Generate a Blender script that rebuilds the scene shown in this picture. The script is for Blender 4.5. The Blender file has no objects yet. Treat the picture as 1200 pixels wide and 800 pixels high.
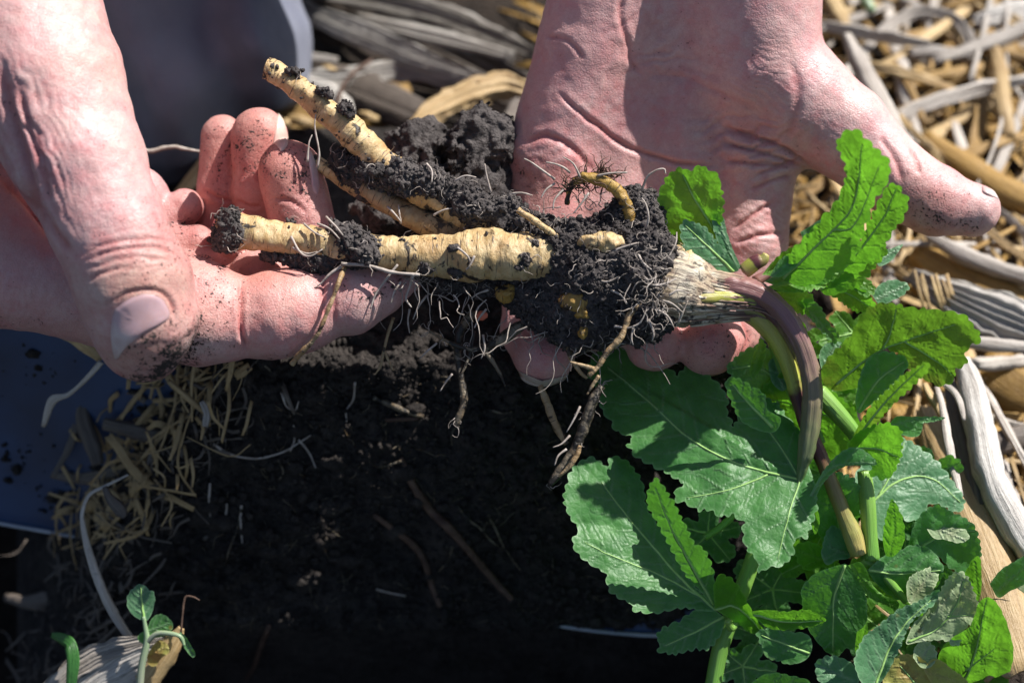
import bpy, math, random
import numpy as np
from mathutils import Vector, Matrix
from mathutils.geometry import delaunay_2d_cdt

# ------------------------------------------------------------------ frame
# Positions are written as (x, y, h): photo pixel and height toward the camera; PX is one pixel in metres.
PX = 0.00024
D = 2000.0
PITCH = math.radians(50)
CP, SP = math.cos(PITCH), math.sin(PITCH)
ZOFF = 330.0
UPV = np.array((0, CP, SP))

def P(x, y, h=0.0):
    k = (D - h) / D
    return np.array(((x - 600) * k, (400 - y) * k, float(h)))

def Parr(a):
    a = np.asarray(a, float)
    k = (D - a[:, 2]) / D
    return np.stack([(a[:, 0] - 600) * k, (400 - a[:, 1]) * k, a[:, 2]], 1)

def to_img(p):
    k = D / (D - p[:, 2])
    return 600 + p[:, 0] * k, 400 - p[:, 1] * k

def W(p):
    p = np.atleast_2d(np.asarray(p, float))
    return np.stack([p[:, 0], SP * p[:, 1] - CP * p[:, 2], CP * p[:, 1] + SP * p[:, 2] + ZOFF], 1) * PX

def Winv(w):
    w = np.atleast_2d(np.asarray(w, float)) / PX
    a, b = w[:, 1], w[:, 2] - ZOFF
    return np.stack([w[:, 0], SP * a + CP * b, -CP * a + SP * b], 1)

S = bpy.context.scene
COL = S.collection
# ------------------------------------------------------------------ camera
cam = bpy.data.cameras.new('camera')
cam_o = bpy.data.objects.new('camera', cam)
COL.objects.link(cam_o)
cam.lens = 60
cam.sensor_width = 36
cam.clip_start = 0.02
cam.clip_end = 500
cam_o.location = Vector(W((0, 0, D))[0])
cam_o.rotation_euler = (math.radians(90) - PITCH, 0, 0)
cam.dof.use_dof = True
cam.dof.focus_distance = (D - 20) * PX
cam.dof.aperture_fstop = 8.0
S.camera = cam_o
# ------------------------------------------------------------------ light
LC = np.array((0.52, 0.74, 0.34)); LC /= np.linalg.norm(LC)
LW = W(LC)[0] - W((0, 0, 0))[0]; LW /= np.linalg.norm(LW)
sun = bpy.data.lights.new('sun', 'SUN')
sun.energy = 5.0
sun.angle = math.radians(0.5)
sun.color = (1.0, 0.965, 0.92)
sun_o = bpy.data.objects.new('sun', sun)
COL.objects.link(sun_o)
sun_o.rotation_euler = Vector(LW).to_track_quat('Z', 'Y').to_euler()
wd = bpy.data.worlds.new('World')
S.world = wd
wd.use_nodes = True
nt = wd.node_tree
sky = nt.nodes.new('ShaderNodeTexSky')
sky.sky_type = 'NISHITA'
sky.sun_disc = False
sky.sun_elevation = math.asin(LW[2])
sky.sun_rotation = math.atan2(LW[0], LW[1])
bg = nt.nodes['Background']
nt.links.new(sky.outputs[0], bg.inputs[0])
bg.inputs[1].default_value = 0.065
S.view_settings.view_transform = 'Standard'
S.view_settings.look = 'None'
S.view_settings.exposure = 0.62
S.view_settings.gamma = 1.0
S.cycles.use_denoising = True
S.cycles.max_bounces = 8
S.cycles.diffuse_bounces = 4
S.cycles.transmission_bounces = 4

RNG = np.random.default_rng(7)
random.seed(7)

# ------------------------------------------------------------------ noise
def _hash(ix, iy, iz, s):
    h = (ix.astype(np.int64) * 374761393 + iy.astype(np.int64) * 668265263 + iz.astype(np.int64) * 2147483647 + s * 974634777) & 0xffffffff
    h = ((h ^ (h >> 13)) * 1274126177) & 0xffffffff
    h = h ^ (h >> 16)
    return (h & 0xffff) / 32767.5 - 1.0

def vnoise(p, s=0):
    f = np.floor(p); i = f.astype(np.int64); t = p - f
    t = t * t * (3 - 2 * t)
    x, y, z = i[:, 0], i[:, 1], i[:, 2]
    tx, ty, tz = t[:, 0], t[:, 1], t[:, 2]
    r = 0
    for dx in (0, 1):
        wx = tx if dx else 1 - tx
        for dy in (0, 1):
            wy = ty if dy else 1 - ty
            for dz in (0, 1):
                wz = tz if dz else 1 - tz
                r = r + wx * wy * wz * _hash(x + dx, y + dy, z + dz, s)
    return r

def fbm(p, scale, octs=4, s=0, gain=0.5):
    p = np.asarray(p, float) / scale
    a, r, tot = 1.0, 0, 0
    for o in range(octs):
        r = r + a * vnoise(p + o * 17.3, s + o); tot += a
        a *= gain; p = p * 2.03
    return r / tot

def sstep(a, b, x):
    t = np.clip((x - a) / (b - a), 0, 1)
    return t * t * (3 - 2 * t)

# ------------------------------------------------------------------ objects
def obj(name, v, f, mat, parent=None, attrs=None, space='C', smooth=True, label=None, cat=None, group=None, kind=None, base=None):
    """v in frame coordinates (space 'C') or metres (space 'W'); the object's origin is put at its base."""
    v = np.asarray(v, float)
    if space == 'C':
        v = W(v)
    if parent is not None:
        org = np.array(parent['_org'])
    else:
        org = base if base is not None else np.array((v[:, 0].mean(), v[:, 1].mean(), v[:, 2].min()))
    me = bpy.data.meshes.new(name)
    if isinstance(f, np.ndarray):
        nf, k = f.shape
        me.vertices.add(len(v)); me.vertices.foreach_set('co', (v - org).ravel())
        me.loops.add(nf * k); me.loops.foreach_set('vertex_index', f.ravel().astype(np.int32))
        me.polygons.add(nf)
        me.polygons.foreach_set('loop_start', np.arange(0, nf * k, k, dtype=np.int32))
        me.update(calc_edges=True)
    else:
        me.from_pydata((v - org).tolist(), [], [list(q) for q in f])
    me.validate()
    if smooth:
        me.polygons.foreach_set('use_smooth', np.ones(len(me.polygons), bool))
    for k, a in (attrs or {}).items():
        a = np.asarray(a, float)
        if a.ndim == 1:
            at = me.attributes.new(k, 'FLOAT', 'POINT'); at.data.foreach_set('value', a)
        elif a.shape[1] == 3 and k != 'col':
            at = me.attributes.new(k, 'FLOAT_VECTOR', 'POINT'); at.data.foreach_set('vector', a.ravel())
        else:
            if a.shape[1] == 3:
                a = np.hstack([a, np.ones((len(a), 1))])
            at = me.attributes.new(k, 'FLOAT_COLOR', 'POINT'); at.data.foreach_set('color', a.ravel())
    if mat is not None:
        me.materials.append(mat)
    me.update()
    o = bpy.data.objects.new(name, me)
    COL.objects.link(o)
    if parent is not None:
        o.parent = parent
    else:
        o.location = org
    o['_org'] = [float(q) for q in org]
    if label: o['label'] = label
    if cat: o['category'] = cat
    if group: o['group'] = group
    if kind: o['kind'] = kind
    return o

def empty(name, at, label, cat, group=None):
    o = bpy.data.objects.new(name, None)
    o.empty_display_size = 0.01
    COL.objects.link(o)
    w = W(P(*at))[0]
    o.location = w
    o['_org'] = [float(q) for q in w]
    o['label'] = label; o['category'] = cat
    if group: o['group'] = group
    return o

# ------------------------------------------------------------------ node helpers
class NT:
    def __init__(s, name, disp=False):
        s.m = bpy.data.materials.new(name); s.m.use_nodes = True
        s.t = s.m.node_tree
        s.b = s.t.nodes['Principled BSDF']; s.out = s.t.nodes['Material Output']
        s.tc = s.n('ShaderNodeTexCoord')
    def n(s, ty, **kw):
        d = s.t.nodes.new(ty)
        for k, v in kw.items(): setattr(d, k, v)
        return d
    def lk(s, a, b): s.t.links.new(a, b)
    def attr(s, name):
        return s.n('ShaderNodeAttribute', attribute_name=name)
    def noise(s, scale, detail=4, rough=0.55, vec=None, dist=0.0):
        d = s.n('ShaderNodeTexNoise'); d.inputs['Scale'].default_value = scale
        d.inputs['Detail'].default_value = detail; d.inputs['Roughness'].default_value = rough
        d.inputs['Distortion'].default_value = dist
        s.lk(vec if vec is not None else s.tc.outputs['Object'], d.inputs['Vector'])
        return d.outputs['Fac']
    def voro(s, scale, feature='F1', vec=None, out='Distance'):
        d = s.n('ShaderNodeTexVoronoi', feature=feature); d.inputs['Scale'].default_value = scale
        s.lk(vec if vec is not None else s.tc.outputs['Object'], d.inputs['Vector'])
        return d.outputs[out]
    def vmul(s, vec, xyz):
        d = s.n('ShaderNodeVectorMath', operation='MULTIPLY'); s.lk(vec, d.inputs[0]); d.inputs[1].default_value = xyz
        return d.outputs[0]
    def ramp(s, fac, stops):
        d = s.n('ShaderNodeValToRGB'); e = d.color_ramp.elements
        while len(e) < len(stops): e.new(0.5)
        for q, (p, c) in zip(e, stops):
            q.position = p
            q.color = (c, c, c, 1) if not hasattr(c, '__len__') else (*c[:3], 1)
        s.lk(fac, d.inputs[0])
        return d.outputs[0]
    def mix(s, fac, a, b, mode='MIX'):
        d = s.n('ShaderNodeMix', data_type='RGBA', blend_type=mode)
        for sock, v in ((d.inputs[0], fac), (d.inputs[6], a), (d.inputs[7], b)):
            if isinstance(v, bpy.types.NodeSocket): s.lk(v, sock)
            elif sock == d.inputs[0]: sock.default_value = v
            else: sock.default_value = (*v[:3], 1)
        return d.outputs[2]
    def math(s, op, a, b=0.0, c=None):
        d = s.n('ShaderNodeMath', operation=op)
        for i, v in enumerate((a, b) if c is None else (a, b, c)):
            if isinstance(v, bpy.types.NodeSocket): s.lk(v, d.inputs[i])
            else: d.inputs[i].default_value = v
        return d.outputs[0]
    def bump(s, h, dist, strength=1.0, prev=None):
        d = s.n('ShaderNodeBump'); d.inputs['Distance'].default_value = dist; d.inputs['Strength'].default_value = strength
        s.lk(h, d.inputs['Height'])
        if prev is not None: s.lk(prev, d.inputs['Normal'])
        return d.outputs[0]
    def set(s, **kw):
        for k, v in kw.items():
            i = s.b.inputs[k.replace('_', ' ')]
            if isinstance(v, bpy.types.NodeSocket): s.lk(v, i)
            elif isinstance(v, tuple) and i.type == 'RGBA': i.default_value = (*v, 1)
            else: i.default_value = v
        return s.m

def mat_skin():
    k = NT('skin')
    col = k.attr('col').outputs['Color']; dirt = k.attr('dirt').outputs['Fac']
    n1 = k.noise(240, 6, 0.65); n2 = k.noise(1300, 4, 0.6); n3 = k.noise(80, 4); n4 = k.noise(4200, 2)
    c = k.mix(k.ramp(n1, [(0.38, 0.0), (0.62, 0.95)]), col, k.mix(1.0, col, (1.0, 0.66, 0.68), 'MULTIPLY'))
    c = k.mix(k.ramp(n3, [(0.40, 0.0), (0.60, 0.6)]), c, k.mix(1.0, col, (1.15, 1.25, 1.15), 'MULTIPLY'))
    c = k.mix(k.ramp(k.noise(38, 3), [(0.45, 0.0), (0.62, 0.5)]), c, k.mix(1.0, col, (0.94, 0.74, 0.72), 'MULTIPLY'))
    c = k.mix(k.ramp(k.noise(620, 4, 0.7), [(0.42, 0.0), (0.7, 0.5)]), c, k.mix(1.0, col, (0.88, 0.72, 0.72), 'MULTIPLY'))
    wv = k.n('ShaderNodeVectorMath', operation='ADD')
    k.lk(k.tc.outputs['Object'], wv.inputs[0])
    nz = k.n('ShaderNodeTexNoise'); nz.inputs['Scale'].default_value = 500; k.lk(k.tc.outputs['Object'], nz.inputs['Vector'])
    k.lk(k.vmul(nz.outputs['Color'], (0.0009, 0.0009, 0.0009)), wv.inputs[1])
    cells = k.voro(1250, 'DISTANCE_TO_EDGE', vec=wv.outputs[0])
    big = k.voro(330, 'DISTANCE_TO_EDGE', vec=wv.outputs[0])
    lines = k.ramp(cells, [(0.0, 1.0), (0.10, 0.0)]); bl = k.ramp(big, [(0.0, 1.0), (0.045, 0.0)])
    c = k.mix(k.math('MULTIPLY', lines, 0.15), c, (0.26, 0.09, 0.08))
    c = k.mix(k.math('MULTIPLY', bl, 0.10), c, (0.28, 0.10, 0.09))
    dm = k.math('ADD', k.math('MULTIPLY', dirt, 0.82), k.math('MULTIPLY', k.math('SUBTRACT', n2, 0.5), 2.3))
    dm = k.math('ADD', dm, k.math('MULTIPLY', k.math('SUBTRACT', n1, 0.5), 1.0))
    dmask = k.ramp(dm, [(0.47, 0.0), (0.60, 1.0)])
    film = k.math('MULTIPLY', k.math('MULTIPLY', dirt, k.ramp(n1, [(0.3, 0.3), (0.7, 1.3)])), 0.6)
    c = k.mix(film, c, (0.15, 0.085, 0.07))
    c = k.mix(dmask, c, (0.030, 0.024, 0.022))
    dry = k.ramp(n4, [(0.58, 0.0), (0.72, 0.22)])
    c = k.mix(dry, c, (0.75, 0.62, 0.60))
    k.set(Base_Color=c, Roughness=k.math('ADD', k.math('MULTIPLY', n1, 0.28), k.math('ADD', 0.30, k.math('MULTIPLY', dirt, 0.4))), Subsurface_Weight=0.10,
          Subsurface_Radius=(1.0, 0.25, 0.14), Subsurface_Scale=0.0026, Specular_IOR_Level=0.5)
    b = k.bump(k.ramp(cells, [(0.0, 0.0), (0.22, 1.0)]), 0.0001, 0.46)
    b = k.bump(k.ramp(big, [(0.0, 0.0), (0.10, 1.0)]), 0.00014, 0.22, b)
    b = k.bump(k.noise(3400, 3), 0.0001, 0.5, b)
    b = k.bump(k.noise(420, 5, 0.6), 0.0004, 0.4, b)
    b = k.bump(dmask, 0.0005, 0.8, b)
    return k.set(Normal=b)

def mat_nail():
    k = NT('fingernail')
    col = k.attr('col').outputs['Color']
    c = k.mix(k.ramp(k.noise(300, 3), [(0.4, 0.0), (0.8, 0.5)]), col, (0.42, 0.25, 0.22))
    v = k.vmul(k.attr('suv').outputs['Vector'], (60.0, 3.0, 1.0))
    return k.set(Base_Color=c, Roughness=0.30, Subsurface_Weight=0.1, Subsurface_Radius=(1, .4, .2), Subsurface_Scale=0.001,
                 Normal=k.bump(k.noise(1.0, 2, vec=v), 0.0002, 0.25))

def mat_soil(name, c0, c1, big=60, bumpd=0.0016):
    k = NT(name)
    n1 = k.noise(big * 8, 6, 0.65); n2 = k.noise(big, 3)
    c = k.mix(k.ramp(n1, [(0.35, 0.0), (0.7, 1.0)]), c0, c1)
    c = k.mix(k.ramp(n2, [(0.45, 0.0), (0.75, 0.6)]), c, tuple(q * 1.35 for q in c1))
    b = k.bump(k.noise(big * 14, 5, 0.7), bumpd, 0.9)
    b = k.bump(k.voro(big * 22), bumpd * 0.6, 0.6, b)
    return k.set(Base_Color=c, Roughness=0.86, Specular_IOR_Level=0.25, Normal=b)

def mat_root(name, c0, c1, cdark, thr=0.60, ring=1.0):
    k = NT(name)
    suv = k.attr('suv').outputs['Vector']
    ringn = k.noise(1.0, 5, 0.6, vec=k.vmul(suv, (0.13, 0.06, 0.06)))
    n = k.noise(350, 5, 0.6)
    c = k.mix(k.ramp(ringn, [(0.35, 0.0), (0.7, 1.0)]), c0, c1)
    c = k.mix(k.ramp(k.noise(110, 5, 0.65), [(0.46, 0.0), (0.64, 0.85)]), c, (c1[0] * 0.66, c1[1] * 0.52, c1[2] * 0.38))
    c = k.mix(k.ramp(k.noise(420, 4, 0.65), [(0.52, 0.0), (0.68, 0.5)]), c, (c1[0] * 0.5, c1[1] * 0.4, c1[2] * 0.3))
    dk = k.noise(120, 7, 0.70, dist=0.8)
    dm = k.ramp(dk, [(thr, 0.0), (thr + 0.035, 1.0)])
    c = k.mix(dm, c, cdark)
    ln = k.noise(1.0, 3, 0.6, vec=k.vmul(suv, (0.42, 0.035, 0.035)))
    c = k.mix(k.ramp(ln, [(0.62, 0.0), (0.66, 0.85)]), c, cdark)
    b = k.bump(ringn, 0.0012, 0.7 * ring)
    b = k.bump(n, 0.0006, 0.5, b); b = k.bump(dm, 0.0004, 0.6, b)
    return k.set(Base_Color=c, Roughness=0.5, Subsurface_Weight=0.08, Subsurface_Radius=(1, .7, .3), Subsurface_Scale=0.001, Normal=b)

def mat_fibre(name, c0, c1, c2, rough=0.55, across=0.35, trans=0.0, blot=0.5):
    k = NT(name)
    suv = k.attr('suv').outputs['Vector']
    fib = k.noise(1.0, 4, 0.7, vec=k.vmul(suv, (0.012, across, across)))
    c = k.mix(k.ramp(fib, [(0.3, 0.0), (0.72, 1.0)]), c0, c1)
    c = k.mix(k.ramp(k.noise(70, 5, 0.6), [(0.48, 0.0), (0.72, blot)]), c, c2)
    c = k.mix(k.ramp(k.noise(900, 3), [(0.6, 0.0), (0.75, 0.5)]), c, tuple(q * 0.4 for q in c2))
    oi = k.n('ShaderNodeObjectInfo')
    c = k.mix(k.math('MULTIPLY', oi.outputs['Random'], 0.45), c, tuple(q * 0.5 for q in c2))
    b = k.bump(fib, 0.0008, 0.7)
    b = k.bump(k.noise(800, 3), 0.0003, 0.5, b)
    return k.set(Base_Color=c, Roughness=rough, Normal=b)

def mat_stem(name, stops, rough=0.35):
    """colour runs along the stem (attribute s, 0..1)"""
    k = NT(name)
    s_ = k.attr('s').outputs['Fac']; suv = k.attr('suv').outputs['Vector']
    f = k.math('ADD', s_, k.math('MULTIPLY', k.math('SUBTRACT', k.noise(160, 3), 0.5), 0.25))
    c = k.ramp(f, stops)
    fib = k.noise(1.0, 3, 0.6, vec=k.vmul(suv, (0.01, 0.5, 0.5)))
    c = k.mix(k.ramp(fib, [(0.45, 0.0), (0.75, 0.5)]), c, k.mix(1.0, c, (1.5, 1.5, 1.2), 'MULTIPLY'))
    return k.set(Base_Color=c, Roughness=rough, Subsurface_Weight=0.1, Subsurface_Radius=(.5, 1, .2), Subsurface_Scale=0.001,
                 Normal=k.bump(fib, 0.0005, 0.6))

def mat_leaf(name, c0, c1, cv, trans, tw=0.42, rough=0.42, blot=None, blotamt=0.0):
    k = NT(name)
    vein = k.attr('vein').outputs['Fac']; suv = k.attr('suv').outputs['Vector']; edge = k.attr('edge').outputs['Fac']
    wv = k.n('ShaderNodeVectorMath', operation='ADD'); k.lk(suv, wv.inputs[0]); k.lk(k.vmul(k.n('ShaderNodeTexNoise').outputs['Color'], (9, 9, 0)), wv.inputs[1])
    cells = k.voro(0.13, 'DISTANCE_TO_EDGE', vec=wv.outputs[0])
    n = k.noise(150, 4)
    c = k.mix(k.ramp(n, [(0.35, 0.0), (0.7, 1.0)]), c0, c1)
    net = k.ramp(cells, [(0.0, 1.0), (0.11, 0.0)])
    c = k.mix(k.math('MULTIPLY', net, 0.16), c, cv)
    c = k.mix(k.ramp(k.noise(45, 3), [(0.4, 0.0), (0.7, 0.35)]), c, tuple(q * 0.6 for q in c0))
    c = k.mix(k.math('MULTIPLY', vein, 0.85), c, cv)
    if blot:
        c = k.mix(k.ramp(k.noise(75, 5, 0.65), [(0.52, 0.0), (0.66, blotamt)]), c, blot)
    sp = k.ramp(k.voro(120), [(0.05, 0.8), (0.12, 0.0)])
    c = k.mix(k.math('MULTIPLY', sp, k.ramp(k.noise(40, 2), [(0.55, 0.0), (0.65, 1.0)])), c, (0.25, 0.16, 0.04))
    c = k.mix(k.math('MULTIPLY', edge, 0.35), c, tuple(min(1, q * 1.6) for q in cv))
    dome = k.ramp(cells, [(0.0, 0.0), (0.5, 1.0)])
    b = k.bump(dome, 0.0004, 0.24)
    b = k.bump(vein, 0.0007, 0.6, b)
    b = k.bump(k.noise(1500, 3), 0.0002, 0.4, b)
    k.set(Base_Color=c, Roughness=rough, Specular_IOR_Level=0.45, Normal=b)
    tr = k.n('ShaderNodeBsdfTranslucent')
    tc_ = k.mix(k.math('MULTIPLY', net, 0.35), k.mix(1.0, trans, k.mix(k.ramp(n, [(0.3, 0.0), (0.7, 1.0)]), (0.75, 0.75, 0.75), (1.1, 1.1, 1.1)), 'MULTIPLY'), tuple(q * 0.5 for q in trans))
    tc_ = k.mix(k.math('MULTIPLY', vein, 0.55), tc_, tuple(q * 0.55 for q in trans))
    if blot:
        tc_ = k.mix(k.ramp(k.noise(75, 5, 0.65), [(0.52, 0.0), (0.66, blotamt)]), tc_, blot)
    k.lk(tc_, tr.inputs['Color']); k.lk(b, tr.inputs['Normal'])
    ms = k.n('ShaderNodeMixShader'); ms.inputs[0].default_value = tw
    k.lk(k.b.outputs[0], ms.inputs[1]); k.lk(tr.outputs[0], ms.inputs[2]); k.lk(ms.outputs[0], k.out.inputs['Surface'])
    return k.m

def mat_plain(name, c0, c1, scale, rough=0.7, bumpd=0.0005, bs=300, spec=0.3):
    k = NT(name)
    c = k.mix(k.ramp(k.noise(scale, 5), [(0.35, 0.0), (0.7, 1.0)]), c0, c1)
    return k.set(Base_Color=c, Roughness=rough, Specular_IOR_Level=spec, Normal=k.bump(k.noise(bs, 4), bumpd, 0.7))

M = {}
M['skin'] = mat_skin()
M['nail'] = mat_nail()
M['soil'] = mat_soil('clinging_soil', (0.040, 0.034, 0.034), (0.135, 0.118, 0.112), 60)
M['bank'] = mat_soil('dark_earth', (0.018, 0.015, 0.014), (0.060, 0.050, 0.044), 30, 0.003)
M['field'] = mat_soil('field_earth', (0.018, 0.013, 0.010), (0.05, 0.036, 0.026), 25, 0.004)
M['root'] = mat_root('taproot_skin', (0.46, 0.31, 0.13), (0.68, 0.53, 0.30), (0.035, 0.026, 0.02), 0.565)
M['rootlet'] = mat_root('rootlet_skin', (0.34, 0.22, 0.11), (0.44, 0.34, 0.2), (0.05, 0.035, 0.025), 0.55)
M['rootgrey'] = mat_root('muddy_root_skin', (0.10, 0.08, 0.055), (0.24, 0.20, 0.14), (0.02, 0.016, 0.012), 0.48)
M['hair'] = mat_plain('root_hair', (0.30, 0.25, 0.21), (0.52, 0.46, 0.41), 400, 0.55)
M['brownroot'] = mat_plain('brown_dead_root', (0.06, 0.035, 0.025), (0.14, 0.085, 0.06), 300, 0.7, 0.0008)
M['bark'] = mat_root('exposed_bark', (0.42, 0.26, 0.06), (0.30, 0.18, 0.04), (0.03, 0.02, 0.015), 0.52)
def mat_crown():
    k = NT('root_crown')
    s_ = k.attr('s').outputs['Fac']; suv = k.attr('suv').outputs['Vector']
    f = k.math('ADD', s_, k.math('MULTIPLY', k.math('SUBTRACT', k.noise(140, 4), 0.5), 0.7))
    c = k.ramp(f, [(0.0, (0.34, 0.25, 0.15)), (0.25, (0.70, 0.62, 0.48)), (0.42, (0.52, 0.40, 0.27)), (0.62, (0.34, 0.20, 0.14)), (0.85, (0.28, 0.15, 0.13)), (1.0, (0.24, 0.13, 0.11))])
    fib = k.noise(1.0, 5, 0.7, vec=k.vmul(suv, (0.012, 0.22, 0.22)))
    c = k.mix(k.ramp(fib, [(0.50, 0.0), (0.60, 0.85)]), c, (0.10, 0.055, 0.04))
    c = k.mix(k.ramp(k.noise(260, 5, 0.65), [(0.56, 0.0), (0.62, 0.9)]), c, (0.035, 0.026, 0.022))
    return k.set(Base_Color=c, Roughness=0.5, Normal=k.bump(fib, 0.0012, 0.9))
M['crown'] = mat_crown()
M['purple'] = mat_stem('purple_green_stalk', [(0.0, (0.24, 0.11, 0.09)), (0.35, (0.24, 0.12, 0.13)), (0.55, (0.20, 0.16, 0.10)), (0.8, (0.10, 0.15, 0.06)), (1.0, (0.09, 0.17, 0.05))])
M['yellow'] = mat_stem('yellow_purple_stalk', [(0.0, (0.30, 0.20, 0.11)), (0.22, (0.42, 0.40, 0.08)), (0.40, (0.40, 0.42, 0.08)), (0.46, (0.10, 0.035, 0.04)), (0.62, (0.12, 0.04, 0.045)), (0.75, (0.24, 0.17, 0.07)), (0.9, (0.28, 0.27, 0.08)), (1.0, (0.42, 0.34, 0.12))])
M['green'] = mat_stem('green_stalk', [(0.0, (0.20, 0.36, 0.07)), (1.0, (0.13, 0.30, 0.05))])
M['seed'] = mat_stem('seedling_stalk', [(0.0, (0.25, 0.26, 0.20)), (1.0, (0.22, 0.33, 0.18))])
M['vein'] = mat_plain('leaf_vein', (0.26, 0.46, 0.12), (0.36, 0.56, 0.20), 300, 0.45)
LG = dict(cv=(0.26, 0.42, 0.14))
M['leaf'] = mat_leaf('leaf_blade', (0.066, 0.235, 0.056), (0.115, 0.33, 0.080), (0.26, 0.42, 0.22), (0.15, 0.48, 0.03), 0.40, 0.44)
M['leafy'] = mat_leaf('bright_leaf_blade', (0.075, 0.25, 0.025), (0.12, 0.33, 0.035), (0.24, 0.46, 0.10), (0.24, 0.66, 0.035), 0.50, 0.46)
M['leafb'] = mat_leaf('bronzed_leaf_blade', (0.09, 0.21, 0.02), (0.13, 0.27, 0.03), (0.22, 0.36, 0.06), (0.22, 0.50, 0.03), 0.5, 0.46, (0.20, 0.18, 0.03), 0.55)
M['leafg'] = mat_leaf('blue_green_leaf_blade', (0.085, 0.235, 0.10), (0.135, 0.31, 0.145), (0.30, 0.44, 0.27), (0.12, 0.42, 0.04), 0.3, 0.45)
M['leafp'] = mat_leaf('pale_withered_leaf_blade', (0.30, 0.42, 0.20), (0.42, 0.54, 0.30), (0.55, 0.62, 0.38), (0.40, 0.62, 0.15), 0.35, 0.5, (0.30, 0.22, 0.10), 0.35)
M['leafd'] = mat_leaf('yellowing_leaf_blade', (0.42, 0.42, 0.10), (0.55, 0.52, 0.16), (0.5, 0.42, 0.16), (0.6, 0.5, 0.08), 0.35, 0.5, (0.30, 0.14, 0.04), 0.8)
M['straw'] = mat_fibre('tan_straw', (0.44, 0.28, 0.11), (0.74, 0.56, 0.30), (0.30, 0.17, 0.06))
M['strawg'] = mat_fibre('weathered_grey_husk', (0.34, 0.29, 0.24), (0.74, 0.68, 0.61), (0.22, 0.18, 0.15))
M['strawp'] = mat_fibre('bleached_husk', (0.34, 0.31, 0.28), (0.88, 0.84, 0.77), (0.22, 0.17, 0.13), across=0.5, blot=0.35)
M['strawb'] = mat_fibre('brown_husk', (0.30, 0.16, 0.03), (0.58, 0.36, 0.10), (0.10, 0.055, 0.02))
M['strawd'] = mat_fibre('dull_and_shade_straw', (0.09, 0.07, 0.055), (0.22, 0.18, 0.145), (0.06, 0.045, 0.04))  # dull straw, and a dark tone painted in for shade between husks
M['red'] = mat_plain('coral_chip', (0.6, 0.14, 0.08), (0.7, 0.2, 0.12), 300, 0.5)
M['grass'] = mat_fibre('grass_blade', (0.04, 0.16, 0.03), (0.08, 0.26, 0.05), (0.03, 0.10, 0.02), 0.35)
M['cloth'] = mat_plain('grey_blue_cloth', (0.15, 0.16, 0.21), (0.34, 0.35, 0.40), 13, 0.9, 0.0004, 1200, 0.1)
M['blade'] = mat_plain('blue_paint', (0.022, 0.035, 0.075), (0.03, 0.085, 0.22), 14, 0.42, 0.0002, 90, 0.5)
M['steel'] = mat_plain('worn_steel', (0.35, 0.37, 0.42), (0.5, 0.52, 0.56), 60, 0.35, 0.0002, 200, 0.5)

# ------------------------------------------------------------------ signed distance modelling
def smin(a, b, k):
    if k <= 0: return np.minimum(a, b)
    h = np.maximum(k - np.abs(a - b), 0) / k
    return np.minimum(a, b) - h * h * k * 0.25

def seg_d(p, a, b, ra, rb, sz=1.0):
    ab = b - a
    t = np.clip(((p - a) @ ab) / (ab @ ab), 0, 1)
    q = p - a - t[:, None] * ab
    if sz != 1.0:
        q = q * np.array((1, 1, 1 / sz))
    return np.sqrt((q * q).sum(1)) - (ra + t * (rb - ra))

def ell_d(p, c, r):
    q = (p - c) / r
    l = np.sqrt((q * q).sum(1))
    l2 = np.sqrt(((q / r) ** 2).sum(1)) + 1e-9
    return l * (l - 1.0) / l2

class Sdf:
    """groups of chains; a chain is [(x, y, h, r), ...]"""
    def __init__(s): s.g = []
    def grp(s, k, kout, *chains, ells=()):
        cc = []
        for ch in chains:
            pts = [(P(*q[:3]), q[3] * (D - q[2]) / D) for q in ch]
            cc.append(pts)
        s.g.append((k, kout, cc, [(P(*e[0]), np.array(e[1], float)) for e in ells]))
    def __call__(s, p):
        tot = None
        for k, kout, cc, ells in s.g:
            d = None
            for ch in cc:
                dc = None
                for (a, ra), (b, rb) in zip(ch[:-1], ch[1:]):
                    e = seg_d(p, a, b, ra, rb)
                    dc = e if dc is None else smin(dc, e, 7)
                d = dc if d is None else smin(d, dc, k)
            for c, r in ells:
                e = ell_d(p, c, r)
                d = e if d is None else smin(d, e, k)
            tot = d if tot is None else smin(tot, d, kout)
        return tot
    def bounds(s, pad=12):
        lo, hi = [], []
        for _, _, cc, ells in s.g:
            for ch in cc:
                for q, r in ch: lo.append(q - r); hi.append(q + r)
            for c, r in ells: lo.append(c - r); hi.append(c + r)
        return np.min(lo, 0) - pad, np.max(hi, 0) + pad

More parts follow.
